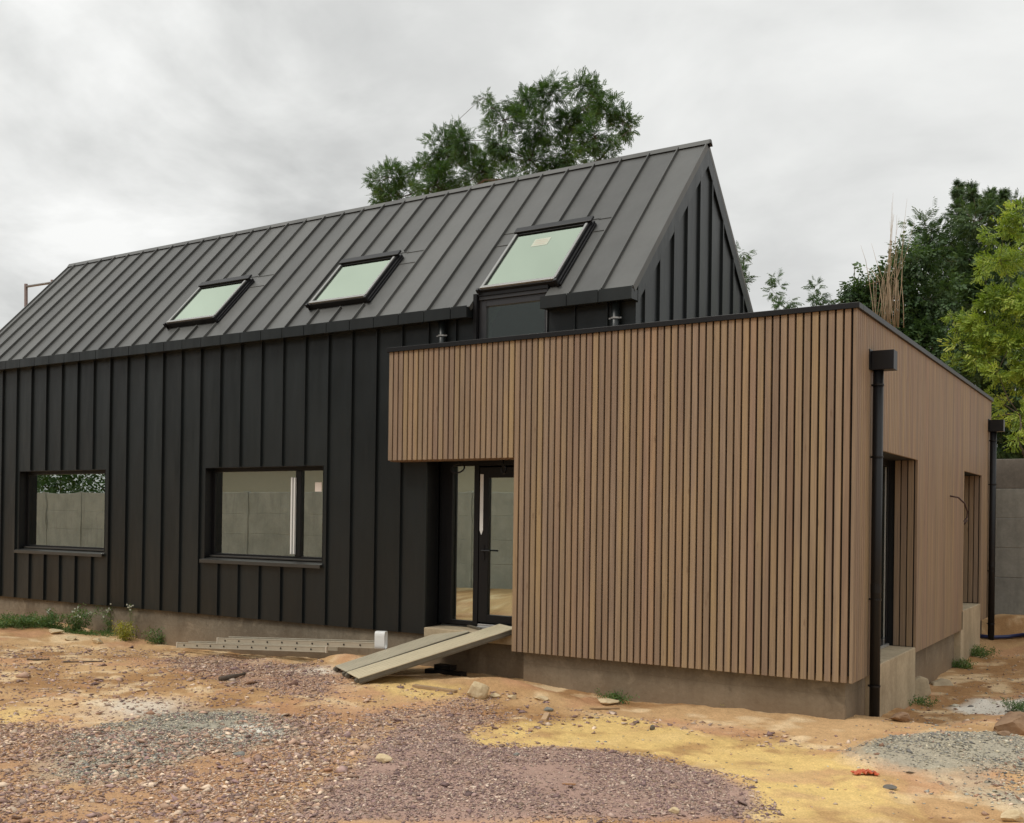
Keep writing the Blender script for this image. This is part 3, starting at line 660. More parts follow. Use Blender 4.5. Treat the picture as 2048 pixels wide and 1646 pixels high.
# ---- timber slatted extension
def slats_x(mb, x0, x1, n, y, t, z0, z1):
    p = (x1 - x0) / n
    for i in range(n):
        a = x0 + i * p; mb.box(a, a + p - .021, y, y + t, z0, z1)
mb = MB()
n1 = 24; pitch = (xl - xb) / n1
slats_x(mb, xb, xl, n1, YF, .044, ZS, ZT - .055)
slats_x(mb, xl, xw - .035, 49, YF, .044, ZB, ZT - .055)
mb.build('timber_cladding', M_WOOD, house, .0025, label='brown timber slats on the front of the extension')
S1 = (.72, 2.83, -.30, 2.31); S2 = (6.30, 8.03, .20, 2.33)
mb = MB(); y = YF; p = .0785; i = 0
while y < YE - .02:
    zz0, zz1 = ZB, ZT - .055; segs = [(zz0, zz1)]; yc = y + p / 2
    for a, b, c, d in (S1, S2):
        if a - .03 < yc < b: segs = [(d, zz1)] if c < .1 and a == S1[0] else [(d, zz1)]
    for a, b in segs: mb.box(xw - .032, xw, y, min(y + p - .0125, YE), a, b)
    y += p
# slats lining the far jambs of both openings
for S_, d in ((S1, .31), (S2, .31)):
    nx = 3; pp = .078
    for j in range(nx):
        a = xw - .034 - pp * (j + 1); mb.box(a, a + pp - .014, S_[1] - .03, S_[1] + .0, (-.004 if S_ is S1 else .22), S_[3] - .002)
mb.build('timber_cladding', M_WOOD, house, .0025, label='brown timber slats on the end wall of the extension')
# carcass behind the slats
mb = MB()
mb.box(xl + .02, xw - .036, YF + .048, YF + .20, ZB + .065, ZT - .06); mb.box(xb + .02, xl + .02, YF + .048, -.002, ZS + .01, ZT - .06)
mb.box(xl + .02, xl + .2, YF + .2, .36, ZB + .065, ZT - .06)
ys = [YF + .20, S1[0], S1[1], S2[0], S2[1], YE - .04]; zz = [ZB + .065, S2[2], S1[3], S2[3], ZT - .06]
for i in range(5):
    for j in range(4):
        yc, zc_ = (ys[i] + ys[i + 1]) / 2, (zz[j] + zz[j + 1]) / 2
        if (S1[0] < yc < S1[1] and zc_ < S1[3]) or (S2[0] < yc < S2[1] and S2[2] < zc_ < S2[3]): continue
        mb.box(xw - .34, xw - .036, ys[i], ys[i + 1], zz[j], zz[j + 1])
mb.box(-1.6, xw - .36, YE - .3, YE - .04, ZB + .065, ZT - .06)
mb.build('extension_wall', M_MEMB, house)
MB().box(xl + .25, xw - .36, .40, YE - .35, -.02, .05).build('floor', M_INT, house)
MB().box(xl + .21, xw - .341, YF + .201, -.03, 3.28, 3.36).box(XR + .04, xw - .345, -.02, YE - .31, 3.28, 3.36).build('flat_roof', M_MEMB, house)
mb = MB(); mb.box(xb + .0, xl - .001, YF + .046, -.0015, ZS - .012, ZS + .006)
mb.build('soffit', plain('brown soffit board', (.20, .125, .075), .7, 0, .2, 12), house)
mb = MB(); mb.box(xb - .025, xw + .03, YF - .025, YF + .15, ZT - .058, ZT)
mb.box(xw - .25, xw + .03, YF + .152, YE + .03, ZT - .058, ZT)
mb.build('coping', M_BLACK, house, .004)
# thresholds, frames and glass in the end wall
mb = MB(); mb.box(xw - .45, xw + .0, S1[0] - .02, S1[1] - .03, -1.2, -.008); mb.build('threshold_block', M_SLAB, house, .012)
mb = MB(); mb.box(xw - .45, xw + .0, S2[0] - .15, S2[1] - .02, -1.2, .212); mb.build('threshold_block', M_SLAB, house, .012)
def sdoor(S_, z0):
    mb = MB(); x = xw - .40; y0, y1, _, z1 = S_
    mb.box(x, x + .07, y0, y0 + .08, z0, z1); mb.box(x, x + .07, y1 - .11, y1 - .03, z0, z1); mb.box(x, x + .07, y0 + .08, y1 - .11, z1 - .09, z1); mb.box(x, x + .07, y0 + .08, y1 - .11, z0, z0 + .09)
    ym = (y0 + y1) / 2; mb.box(x - .01, x + .06, ym - .05, ym + .05, z0 + .09, z1 - .09)
    d = mb.build('side_door', M_BLACK, house, .004)
    each([(x + .03, x + .038, y0 + .08, ym - .05, z0 + .09, z1 - .09), (x + .03, x + .038, ym + .05, y1 - .11, z0 + .09, z1 - .09)], 'pane', M_GLASS, d)
    each([(x + .072, x + .085, y1 - .30, y1 - .285, z0 + .022, z1 - .1), (x + .072, x + .10, y0 + .02, y1 - .1, z0 - .009, z0 + .02)], 'sealing_strip', M_ALU, d)
sdoor(S1, .004); sdoor(S2, .216)
# hopper heads and downpipes on the end wall
for yp, ztop in ((.385, 3.31), (8.72, 3.31)):
    x = xw + .07
    d = MB().tube([(x, yp, -.80), (x, yp, ztop - .19)], .052, 20).build('downpipe', M_BLACK, house, 0, True)
    m = MB(); m.box(xw + .012, xw + .235, yp - .07, yp + .10, ztop - .20, ztop); m.box(xw + .004, xw + .011, yp - .13, yp + .16, ztop - .20, ztop + .015); m.build('hopper_head', M_BLACK, d, .006)
    for z in (.72, -.18, 2.95, 2.2):
        m = MB(); ring(m, x, yp, z, .058, .018, 20); m.box(xw + .002, x - .04, yp - .012, yp + .012, z, z + .018); m.build('bracket', M_BLACK, d)
    m = MB(); ring(m, x, yp, .80, .0545, .09, 20); m.build('socket', M_BLACK, d)
# cable sticking out of the end wall
pts = [np.array([xw + .002, 5.05, 1.92]), np.array([xw + .10, 5.12, 1.90]), np.array([xw + .17, 5.2, 1.82]), np.array([xw + .20, 5.27, 1.70]), np.array([xw + .19, 5.3, 1.62]), np.array([xw + .16, 5.25, 1.57]), np.array([xw + .17, 5.2, 1.52]), np.array([xw + .2, 5.25, 1.58])]
MB().tube(pts, .012, 6).build('wall_cable', plain('brown cable', (.05, .02, .015), .6), house, 0, True)

# ------------------------------------------------------------------ concrete panel fences
def fence(name, A, B, z0, rows, pitch, label, top_dark=True, skip=2.0, mat=None):
    mat = mat or M_PANEL
    A = np.array(A, float); B = np.array(B, float); d = B - A; ln = np.linalg.norm(d); d /= ln; nrm = np.array([-d[1], d[0]])
    root = empty(name, (*A, z0), label, 'fence'); k = int(ln / skip)
    d3 = np.array([*d, 0]); n3 = np.array([*nrm, 0])
    for j in range(rows):
        mb = MB()
        for i in range(k):
            o = np.array([*(A + d * (i * skip + .075)), z0 + j * pitch + (-.5 if j == 0 else 0)]) - n3 * .02
            mb.obox(o, d3 * (skip - .15), n3 * .04, (0, 0, pitch - .0005 + (.5 if j == 0 else 0)))
        mb.build('panel', M_PANELD if (j == rows - 1 and top_dark) else mat, root, .012)
    for i in range(k + 1):
        o = np.array([*(A + d * (i * skip - .072)), z0 - .5]) - n3 * .06
        MB().obox(o, d3 * .144, n3 * .12, (0, 0, rows * pitch + .53)).build('post', mat, root, .008)
    return root
fence('concrete_fence', (-2.0, 9.75), (18, 9.75), .05, 5, .53, 'tall grey precast concrete panel fence behind the timber extension')
fence('concrete_fence', (-26.2, 9.9), (-2.2, 9.9), -.2, 4, .55, 'lower concrete panel fence at the rear seen through the zinc house windows', False)
fence('concrete_fence', (-38.0, -11.2), (-2.0, -11.2), -.3, 4, .62, 'concrete panel fence facing the front reflected in the glass door', False, 2.0, concrete('pale precast concrete', (.34, .345, .31), (.52, .52, .47)))
nh = empty('neighbour_house', (-15.5, -20.5, -.2), 'cream rendered slate roofed house behind the front fence, seen mirrored in the door glass', 'house')
MB().box(-29.5, -8.5, -24, -17, -.5, 3.6).build('wall', plain('cream render', (.50, .46, .36), .9, 0, .06), nh)
MB().prism([(-29.9, -16.6, 3.55), (-29.9, -20.5, 9.6), (-29.9, -24.4, 3.55)], (21.8, 0, 0)).build('roof', plain('slate', (.035, .038, .045), .55, 0, .3, 8), nh)
MB().box(-19.2, -18.3, -20.9, -20.1, 8.8, 10.6).build('chimney', plain('brick chimney', (.25, .12, .08), .9, 0, .2, 9), nh)
each([(-20, -18.8, -17.0, -16.95, .8, 2.2), (-12.6, -11.6, -17.0, -16.95, .8, 2.2)], 'window', M_DARKALU, nh)

# ------------------------------------------------------------------ plants
def leaflets(kind):
    """leaflet diamonds of a sprig along +x, about unit long"""
    Q = []
    def leaf(p, d, l, wd, up=(0, 0, 1)):
        p = np.array(p, float); d = np.array(d, float); d /= np.linalg.norm(d); s = np.cross(up, d); s /= np.linalg.norm(s) + 1e-9
        m = p + d * l * .45
        Q.append([p, m + s * wd / 2 + np.array([0, 0, -.04 * l]), p + d * l + np.array([0, 0, -.12 * l]), m - s * wd / 2 + np.array([0, 0, -.04 * l])])
    if kind == 'pinnate':
        for i in range(5):
            x = .12 + .18 * i
            for sg in (1, -1): leaf((x, 0, -.15 * x * x), (.45, sg, -.15), .34, .17)
        leaf((1.0, 0, -.16), (1, 0, -.2), .3, .16)
    elif kind == 'broad':
        for i in range(4):
            x = .1 + .22 * i; sg = 1 if i % 2 else -1
            leaf((x, 0, -.1 * x), (.7, sg * .8, -.25), .42, .27)
        leaf((.85, 0, -.1), (1, .1, -.3), .42, .27)
    elif kind == 'maple':
        for i in range(3):
            x = .15 + .3 * i
            for sg in (1, -1):
                for a in (-.7, 0, .7):
                    ang = sg * 1.0 + a; leaf((x, sg * .12, -.05), (math.cos(ang), math.sin(ang), -.2), .30, .17)
    elif kind == 'long':
        for i in range(5):
            x = .1 + .18 * i
            for sg in (1, -1): leaf((x, 0, 0), (.6, sg * .7, -.7), .5, .14)
        leaf((1.0, 0, 0), (1, 0, -.5), .5, .14)
    elif kind == 'weed':
        for i in range(5):
            x = .05 + .2 * i; a = 2.4 * i
            leaf((x, 0, 0), (.5, math.cos(a), math.sin(a)), .42 - .04 * i, .12)
    return np.array(Q)
def rotm(d, roll):
    d = d / np.linalg.norm(d, axis=1, keepdims=True)
    ref = np.tile([0, 0, 1.0], (len(d), 1)); s = np.cross(ref, d); n = np.linalg.norm(s, axis=1, keepdims=True); s = np.where(n > 1e-4, s / np.maximum(n, 1e-6), [1, 0, 0]); u = np.cross(d, s)
    c, sn = np.cos(roll)[:, None], np.sin(roll)[:, None]; s2 = s * c + u * sn; u2 = -s * sn + u * c
    return np.stack([d, s2, u2], 2)
def sprigs(pos, dirs, size, kind, tint, r):
    Q = leaflets(kind); q = len(Q); n = len(pos)
    R = rotm(dirs, r.normal(0, .7, n))
    P = np.einsum('nij,qkj->nqki', R, Q) * size[:, None, None, None] + pos[:, None, None, :]
    V = P.reshape(-1, 3); F = np.arange(n * q * 4).reshape(-1, 4); T = np.repeat(tint, q * 4); return V, F, T
def tree(name, label, base, blobs, kind, lmat, size, clump, per, dens, trunk_r, seed, group=None, cat='tree', flat=.8):
    """blobs: (x, y, z, r) of foliage; base: foot of trunk"""
    r = np.random.default_rng(seed); root = empty(name, base, label, cat, group); base = np.array(base, float)
    B = np.array(blobs, float); ctr = B[:, :3].mean(0)
    pos = []; dr = []; tn = []; sz = []; br = MB()
    crown0 = base + (np.array([ctr[0], ctr[1], B[:, 2].min()]) - base) * .75
    trunk_pts = [base - [0, 0, .3], base + (crown0 - base) * .5 + r.normal(0, .08, 3), crown0]
    br.tube(trunk_pts, [trunk_r * 1.15, trunk_r * .9, trunk_r * .7], 8)
    order = np.argsort(np.linalg.norm(B[:, :3] - crown0, axis=1)); done = [crown0]; lvl = [0]
    for bi in order:
        bx, by, bz, rad = B[bi]; c = np.array([bx, by, bz])
        cost = [np.linalg.norm(c - q) + .25 * l for q, l in zip(done, lvl)]; k = int(np.argmin(cost)); q = done[k]; l = lvl[k]; dl = np.linalg.norm(c - q)
        r0 = trunk_r * .5 * .62 ** min(l, 4); mid = (q + c) / 2 + r.normal(0, .06 * dl, 3) + [0, 0, .05 * dl]
        br.tube([q, mid, c], [r0, r0 * .78, r0 * .55], 6); done.append(c); lvl.append(l + 1)
        cl = min(clump, rad * .9); sf = max(.5, min(1, cl / clump)) ; nc = max(3, int(dens * rad ** 2 / cl ** 2))
        for _ in range(nc):
            d = r.normal(0, 1, 3); d /= np.linalg.norm(d); cc = c + d * rad * (r.random() ** .45) * np.array([1, 1, flat])
            if r.random() < .6: br.tube([c, (c + cc) / 2 + r.normal(0, .05, 3), cc], [trunk_r * .075, trunk_r * .05, trunk_r * .02], 4, False)
            m = max(3, int(per * r.uniform(.5, 1.4))); o = r.normal(0, 1, (m, 3)) * cl * .42
            pos.append(cc + o); dd = o / cl + d * .7 + r.normal(0, .4, (m, 3)) + [0, 0, -.05]; dr.append(dd)
            sz.append(np.full(m, sf)); tn.append(np.clip(np.full(m, r.random()) + r.normal(0, .1, m), 0, 1))
    pos = np.concatenate(pos); dr = np.concatenate(dr); tn = np.concatenate(tn)
    V, F, T = sprigs(pos, dr, size * np.concatenate(sz) * r.uniform(.7, 1.25, len(pos)), kind, tn, r)
    arr_mesh('crown', V - base, F, lmat, root, T)
    br.build('trunk', M_BARK, root, 0, True)
    return root
def pb(px, py, rpx, y, dy=0):
    p = at(px, py, 'y', y + dy); D = (p - CAM) @ FW; return (*p, rpx * D / FPX)
rr = random.Random(3)
def blobs(lst, y, spread):
    return [pb(a, b, c, y, rr.uniform(-spread, spread)) for a, b, c in lst]
ROB = [(775, 355, 36), (760, 395, 26), (800, 395, 42), (850, 335, 34), (890, 300, 46), (930, 280, 36), (870, 370, 48), (960, 345, 50), (1000, 290, 32), (985, 215, 20), (965, 195, 13), (1010, 240, 34), (1050, 200, 36), (1100, 185, 34), (1085, 250, 44), (1155, 175, 24), (1192, 170, 20), (1175, 215, 38),
       (1215, 225, 32), (1245, 250, 32), (1262, 258, 16), (1190, 275, 42), (1130, 310, 48), (1060, 320, 44), (1200, 320, 36), (1010, 360, 30), (1140, 250, 34), (910, 400, 40), (1090, 370, 40)]
tree('robinia_tree', 'broad feathery green tree rising behind the zinc roof ridge', (-9.5, 17.5, -.2), blobs(ROB, 17.5, 1.3), 'pinnate', M_LROB, .17, .24, 34, 2.7, .16, 5)
tree('robinia_tree', 'slim feathery tree mostly hidden behind the right slope of the gable', (-3.6, 12.5, -.1), blobs([(1484, 505, 12), (1488, 530, 9), (1492, 556, 10), (1470, 560, 20), (1455, 600, 25)], 12.5, .2), 'pinnate', M_LROB, .20, .2, 14, 2.2, .05, 6)
SH = [([(1548, 558, 15), (1543, 580, 12), (1556, 572, 10), (1555, 605, 13), (1580, 600, 13), (1566, 610, 14)], 'leaning leafy shoot with long drooping leaves above the coping beside the zinc gable', (-2.2, 11.5, 0)),
      ([(1630, 572, 10), (1634, 590, 13), (1638, 605, 12), (1626, 600, 9), (1656, 606, 8)], 'upright leafy shoot above the coping midway between gable and ivy', (-1.4, 11.5, 0))]
for lst, lab, base in SH:
    tree('young_tree', lab, base, blobs(lst, 11.5, .15), 'long', M_LROB, .13, .09, 7, 1.6, .016, 9, 'young shoots above the coping')
IVY = [(1710, 590, 22), (1735, 570, 30), (1760, 600, 42), (1740, 620, 36), (1800, 560, 40), (1830, 520, 44), (1800, 640, 60), (1850, 600, 60), (1800, 700, 50), (1870, 690, 70), (1840, 760, 60)]
tree('ivy_clad_tree', 'dark bushy ivy covered tree around the bare canes above the coping', (1.0, 13.2, 0), blobs(IVY, 13.2, .7), 'broad', M_LDARK, .20, .28, 32, 4.6, .10, 12)
LAU = [(1855, 460, 26), (1880, 500, 44), (1917, 370, 3), (1917, 382, 5), (1916, 396, 7), (1917, 412, 8), (1912, 430, 13), (1915, 445, 22), (1944, 376, 3), (1945, 388, 5), (1945, 402, 7), (1947, 418, 8), (1950, 445, 24), (1979, 386, 4), (1978, 400, 7), (1979, 416, 8), (1980, 440, 16), (2006, 389, 4), (2004, 402, 7), (2004, 418, 8), (2005, 440, 24), (2036, 410, 14), (2040, 450, 30), (1930, 520, 55), (1990, 510, 55), (1900, 580, 60), (1960, 620, 70), (1930, 700, 70), (2030, 600, 70), (2000, 720, 80), (1960, 800, 70), (2040, 820, 70), (2010, 880, 50), (1990, 930, 40), (2060, 920, 50)]
tree('laurel_tree', 'tall dark evergreen tree with pointed leafy tops at the right edge', (5.0, 15.5, 0), blobs(LAU, 15.5, 1.0), 'long', M_LDARK, .21, .30, 32, 4.6, .13, 14)
MAP = [(2010, 455, 28), (2040, 425, 26), (1985, 470, 16), (2000, 520, 34), (2045, 510, 40), (1965, 535, 16), (2030, 590, 44), (1975, 600, 26), (1950, 640, 30), (1912, 655, 18), (1900, 630, 10), (1990, 650, 40), (1925, 690, 22), (1905, 720, 12), (1960, 710, 34), (2020, 690, 44), (2045, 760, 40), (1995, 745, 26), (2040, 830, 26), (1990, 790, 14), (1985, 835, 10), (2010, 810, 12), (2035, 880, 16), (2080, 600, 60), (2090, 720, 60)]
tree('maple_tree', 'bright yellow green maple tree leaning over the concrete fence', (3.4, 11.2, .05), blobs(MAP, 11.2, .55), 'maple', M_LMAPLE, .115, .15, 24, 2.5, .07, 15)
for q, (x, y, h, lab) in enumerate([(-18.5, 12.5, 2.9, 'green shrub behind the lower rear fence, farthest left'), (-15.0, 12.2, 2.6, 'green shrub behind the lower rear fence, next to the far one')]):
    tree('shrub', lab, (x, y, -.2), [(x + dx, y + dy, h + dz, .7) for dx, dy, dz in ((-.8, 0, 0), (0, .2, .4), (.8, 0, .1), (.2, -.3, -.7))], 'broad', M_LDARK, .25, .4, 18, 1.6, .06, 30 + q, 'shrubs behind the rear fence')
for q, (x, y) in enumerate([(-34, -14.0), (-38.5, -14.6), (-30, -13.4)]):
    tree('shrub', ['tall shrub behind the front fence, middle one', 'tall shrub behind the front fence, farthest from the gate', 'tall shrub behind the front fence, nearest the gate'][q], (x, y, -.2), [(x + dx, y + dy, 3.0 + dz, 1.4) for dx, dy, dz in ((-1.1, 0, 0), (0, .2, .9), (1.1, 0, .2), (.2, -.3, -.9))], 'broad', M_LROB, .3, .5, 18, 1.6, .08, 40 + q, 'shrubs behind the front fence')
# bare canes
root = empty('cane_clump', at(1775, 640, 'y', 11.4), 'tall bare tan canes standing in front of the dark ivy', 'canes'); r = np.random.default_rng(4); mb = MB()
for i in range(34):
    px = 1776 + r.normal(0, 11); bx = px + r.normal(0, 3); top = r.choice([383, 395, 425, 470, 530]) + r.uniform(0, 45); sp = r.normal(0, 16) + (16 if top < 460 else -8); y = 11.4 + r.uniform(-.25, .25)
    a = at(bx, 655, 'y', y); b = at(px + sp * .25 + r.normal(0, 4), 560, 'y', y + r.normal(0, .05)); c = at(px + sp + r.normal(0, 4), top, 'y', y + r.normal(0, .12))
    mb.tube([a, (a + b) / 2 + r.normal(0, .02, 3), b, (b + c) / 2 + r.normal(0, .03, 3), c], [.009, .008, .0065, .004, .0015], 5)
a = at(1778, 655, 'y', 11.4); 
for i in range(8): mb.tube([a + r.normal(0, .06, 3) * [1, 1, 0], np.array([a[0], a[1], .0]) + r.normal(0, .12, 3) * [1, 1, 0]], [.014, .02], 5)
mb.build('cane', M_STEM, root, 0, True)
# weeds along the plinth
def weed(px, py, hpx, name, label, mat, kind, n, spread, seed, flower=False, ydep=None, group=None, size=.13):
    r = np.random.default_rng(seed); b = ground_at(px, py) if ydep is None else np.array([*at(px, py, 'y', ydep)])
    b[2] = float(height(b[0], b[1])); D = (b - CAM) @ FW; H = hpx * D / FPX; root = empty(name, b, label, 'plant', group)
    st = MB(); pos = []; dr = []; fl = MB()
    for i in range(n):
        o = r.normal(0, spread, 2); top = b + np.array([o[0] * 1.6, o[1] * 1.6, H * r.uniform(.55, 1.0)]); f = b + np.array([o[0] * .5, o[1] * .5, -.02])
        pts = [f, (f + top) / 2 + r.normal(0, .015, 3), top]; st.tube(pts, [.005, .004, .002], 4)
        for t in np.linspace(.15, 1, 7):
            p = f + (top - f) * t
            for _ in range(3): pos.append(p + r.normal(0, .02, 3)); a = r.uniform(0, 6.28); dr.append([math.cos(a), math.sin(a), .35])
        if flower and i % 2 == 0:
            for _ in range(4):
                q = top + r.normal(0, .025, 3); fl.tube([q, q + [0, 0, .02]], [.008, .014], 5)
    V, F, T = sprigs(np.array(pos), np.array(dr), size * r.uniform(.6, 1.2, len(pos)), kind, r.random(len(pos)), r)
    arr_mesh('foliage', V - b, F, mat, root, T); st.build('stem', M_GSTEM, root)
    if flower: fl.build('flower', plain('pale flower', (.62, .64, .56), .8), root)
G = 'weeds along the zinc house plinth'
weed(150, 1262, 45, 'weed_plant', 'tallest bushy green weed against the plinth below the left window', M_LWEED, 'weed', 13, .10, 1, True, group=G, size=.14)
weed(222, 1268, 52, 'weed_plant', 'slim upright weed just left of the white flowered stalk', M_LWEED, 'weed', 7, .06, 2, True, group=G)
weed(270, 1276, 70, 'weed_plant', 'thin stalk with white flower heads against the plinth', M_LWEED, 'weed', 4, .05, 3, True, group=G, size=.07)
weed(256, 1280, 34, 'weed_plant', 'yellowing weed at the foot of the flowered stalk', M_LYEL, 'weed', 9, .08, 4, group=G)
weed(312, 1288, 30, 'weed_plant', 'small green weed left of the ladder end', M_LWEED, 'weed', 7, .06, 5, group=G)
weed(45, 1254, 20, 'weed_plant', 'low green weed at the far left edge of the plinth', M_LWEED, 'weed', 14, .16, 6, group=G)
weed(95, 1254, 26, 'weed_plant', 'low dark weed between the far left weed and the tallest one', M_LWEED, 'weed', 12, .14, 7, group=G)
weed(8, 1254, 22, 'weed_plant', 'low weed cut by the left picture edge', M_LWEED, 'weed', 12, .14, 17, group=G)
weed(1237, 1402, 14, 'weed_plant', 'little green tuft at the front foundation of the timber extension', M_LWEED, 'weed', 6, .06, 8, size=.10)
weed(1450, 1414, 12, 'weed_plant', 'tiny sprout at the foundation right of the little tuft', M_LYEL, 'weed', 3, .02, 9, size=.06)
weed(1925, 1336, 12, 'weed_plant', 'green tuft along the end wall foundation, nearer one', M_LWEED, 'weed', 9, .1, 10, size=.12)
weed(1948, 1312, 15, 'weed_plant', 'dark weed along the end wall foundation, farther one', M_LWEED, 'weed', 9, .1, 11, size=.12)
weed(1832, 1408, 10, 'weed_plant', 'small weed beneath the square broken block by the concrete threshold', M_LWEED, 'weed', 7, .08, 12, size=.10)
weed(2046, 1424, 20, 'weed_plant', 'green weed on the earth clod at the right edge', M_LWEED, 'weed', 8, .06, 13, size=.10)
# low green mat between the weeds
r = np.random.default_rng(8); A0 = ground_at(-30, 1256); A1 = ground_at(240, 1272)
t = r.random(900); p = A0[None] * (1 - t[:, None]) + A1[None] * t[:, None] + np.c_[r.normal(0, .12, 900), r.normal(.0, .13, 900), np.zeros(900)]
p[:, 2] = height(p[:, 0], p[:, 1]); a = r.uniform(0, 6.28, 900)
V, F, T = sprigs(p, np.c_[np.cos(a), np.sin(a), np.full(900, .9)], r.uniform(.05, .12, 900), 'weed', r.random(900), r)
o = arr_mesh('ground_cover', V, F, M_LWEED, None, T); tag(o, 'low green weeds matted along the left end of the plinth', 'ground cover', kind='stuff')

# ------------------------------------------------------------------ things on the ground
# aluminium ramp boards
dirn = np.array([.55, .835]); perp = np.array([.835, -.55])
def ramp(off, label, ln_, zt):
    M0 = np.array([-4.69, -1.42]) + perp * off; M1 = M0 + dirn * ln_
    a = np.array([*M0, float(height(*M0)) + .075]); b = np.array([*M1, zt]); L_ = b - a; u = L_ / np.linalg.norm(L_); w3 = np.array([*perp, 0]); n = np.cross(w3, u); n /= np.linalg.norm(n)
    if n[2] < 0: n = -n
    root = empty('ramp_board', a - [0, 0, .07], label, 'ramp', 'ramp boards up to the glass door')
    W = .50; d = MB(); d.obox(a + n * -.008, L_, w3 * W, n * .008)
    ln = np.linalg.norm(L_)
    for i in range(46):
        for j in range(9):
            o = a + u * (.04 + i * (ln - .08) / 46) + w3 * (.05 + j * .052); sg = 1 if (i + j) % 2 else -1
            d.obox(o + n * .0003, u * .016 + w3 * .010 * sg, w3 * .006, n * .0022)
    d.build('deck', M_RAMP if off == 0 else M_RAMP2, root)
    s = MB()
    for q in (0, W - .03): s.obox(a + w3 * q - n * .072, L_, w3 * .03, n * .0635)
    s.obox(a + w3 * -.006 - n * .03, L_, w3 * .006, n * .024); s.obox(a + w3 * W - n * .055, L_, w3 * .006, n * .012)
    for i in range(7): s.obox(a + u * (.05 + i * .29) + w3 * .031 - n * .055, u * .03, w3 * (W - .062), n * .04)
    s.build('side_rail', M_RAMPS, root, .003)
    for q in (.05, W - .05): MB().tube([a + w3 * (q - .03) - n * .034 - u * .012, a + w3 * (q + .03) - n * .034 - u * .012], .026, 10).build('end_hook', M_RAMPS, root)
ramp(-.53, 'dull aluminium ramp board on the left leading up to the glass door', 1.58, .10); ramp(0.0, 'pale chequered ramp board on the right beside the timber corner', 1.98, .185)
# ladder sections lying against the plinth
def ladder(pl, pr, y, lift, label, label2=None):
    a = at(*pl, 'y', y); b = at(*pr, 'y', y); L_ = b - a; ln = np.linalg.norm(L_); u = L_ / ln
    root = empty('ladder', a, label, 'ladder', 'ladder sections along the plinth'); wd = .22; hh = .075
    for q in (0, 1):
        m = MB(); o = a + np.array([0, q * wd, 0]); m.obox(o, L_, (0, .022, 0), (0, 0, hh)); m.obox(o + [0, -.004, .0], L_, (0, .004, 0), (0, 0, .010)); m.obox(o + [0, -.004, hh - .01], L_, (0, .004, 0), (0, 0, .010))
        m.build('rail', M_LADDER, root, .002)
    n = int(ln / .28)
    for i in range(n):
        p = a + u * (.17 + .28 * i) + np.array([0, 0, hh * .5]); m = MB().tube([p + [0, .024, 0], p + [0, wd - .002, 0]], .016, 8); rg = m.build('rung', M_LADDER, root, 0, True); MB().tube([p + [0, -.0055, 0], p + [0, -.0045, 0]], .014, 8).build('rung_end', M_BLACK, rg)
    mc = plain('worn end cap', (.62, .55, .45), .6)
    for e in (a, b - u * .012): MB().obox(e + [-.004, -.006, -.004], u * .016, (0, .034, 0), (0, 0, hh + .008)).build('end_cap', mc, root)
ladder((353, 1295), (653, 1305), -.42, 0, 'dusty aluminium ladder section lying nearest the camera along the plinth')
ladder((434, 1286), (752, 1297), -.40, 0, 'dusty aluminium ladder section stacked on top and reaching the white plastic elbow')
# white plastic elbow
c = at(757, 1280, 'y', -.55); root = MB()
out = []; inn = []
for i in range(24):
    t = 2 * math.pi * i / 24; e = .45
    sx_, sz_ = abs(math.cos(t)) ** e * np.sign(math.cos(t)), abs(math.sin(t)) ** e * np.sign(math.sin(t))
    out.append((sx_ * .07, sz_ * .115)); inn.append((sx_ * .058, sz_ * .103))
ax = np.array([.93, .36, 0]); pe = np.array([.36, -.93, 0]) ; n = 24; vs = []
for k_, (sec, dd) in enumerate(((out, 0), (out, .13), (inn, 0), (inn, .13))):
    for q in sec: vs.append(c + pe * q[0] + np.array([0, 0, q[1]]) + ax * (dd - .03))
fs = []
for i in range(n):
    j = (i + 1) % n; fs += [(i, j, n + j, n + i), (2 * n + j, 2 * n + i, 3 * n + i, 3 * n + j), (j, i, 2 * n + i, 2 * n + j), (n + i, n + j, 3 * n + j, 3 * n + i)]
root.add(vs, fs); single(root, 'pipe_elbow', M_WHITE, 'white rounded plastic gutter outlet standing at the end of the ladder', 'pipe', smooth=False)
# rocks and clods
def rock(name, label, px, py, wpx, hpx, mat, seed, cat='stone', dflat=.8, blocky=.5, group=None):
    r = np.random.default_rng(seed); b = ground_at(px, py); D = (b - CAM) @ FW; w_ = wpx * D / FPX; h_ = hpx * D / FPX
    import bmesh
    bm = bmesh.new(); bmesh.ops.create_icosphere(bm, subdivisions=3, radius=1)
    dirs = r.normal(0, 1, (11, 3)); dirs /= np.linalg.norm(dirs, axis=1, keepdims=True); off = r.uniform(.5, .85, 11)
    for v in bm.verts:
        p = np.array(v.co); 
        for d_, o_ in zip(dirs, off):
            s = p @ d_
            if s > o_: p = p - d_ * (s - o_) * (.92 if blocky else .6)
        p = p + r.normal(0, .018, 3); v.co = (p[0] * w_ * .58, p[1] * w_ * .58 * dflat, p[2] * h_ * .62)
    rz = Matrix.Rotation(r.uniform(-.5, .5) + .55, 4, 'Z'); bm.transform(rz)
    me = bpy.data.meshes.new(name); bm.to_mesh(me); bm.free(); me.materials.append(mat)
    o = bpy.data.objects.new(name, me); COL.objects.link(o); o.location = (b[0], b[1], float(height(b[0], b[1])) + h_ * .34); tag(o, label, cat, group); return o
rock('stone', 'large square pale stone in front of the ramp', 955, 1394, 50, 36, M_STONE, 1)
rock('stone', 'small pale stone just right of the square stone', 990, 1395, 20, 11, M_STONE, 2)
rock('stone', 'pale rounded stone second right of the square stone', 1024, 1398, 20, 10, M_STONE, 3)
rock('stone', 'flat pale stone lying alone right of the stone row', 1083, 1400, 26, 9, M_STONE, 4)
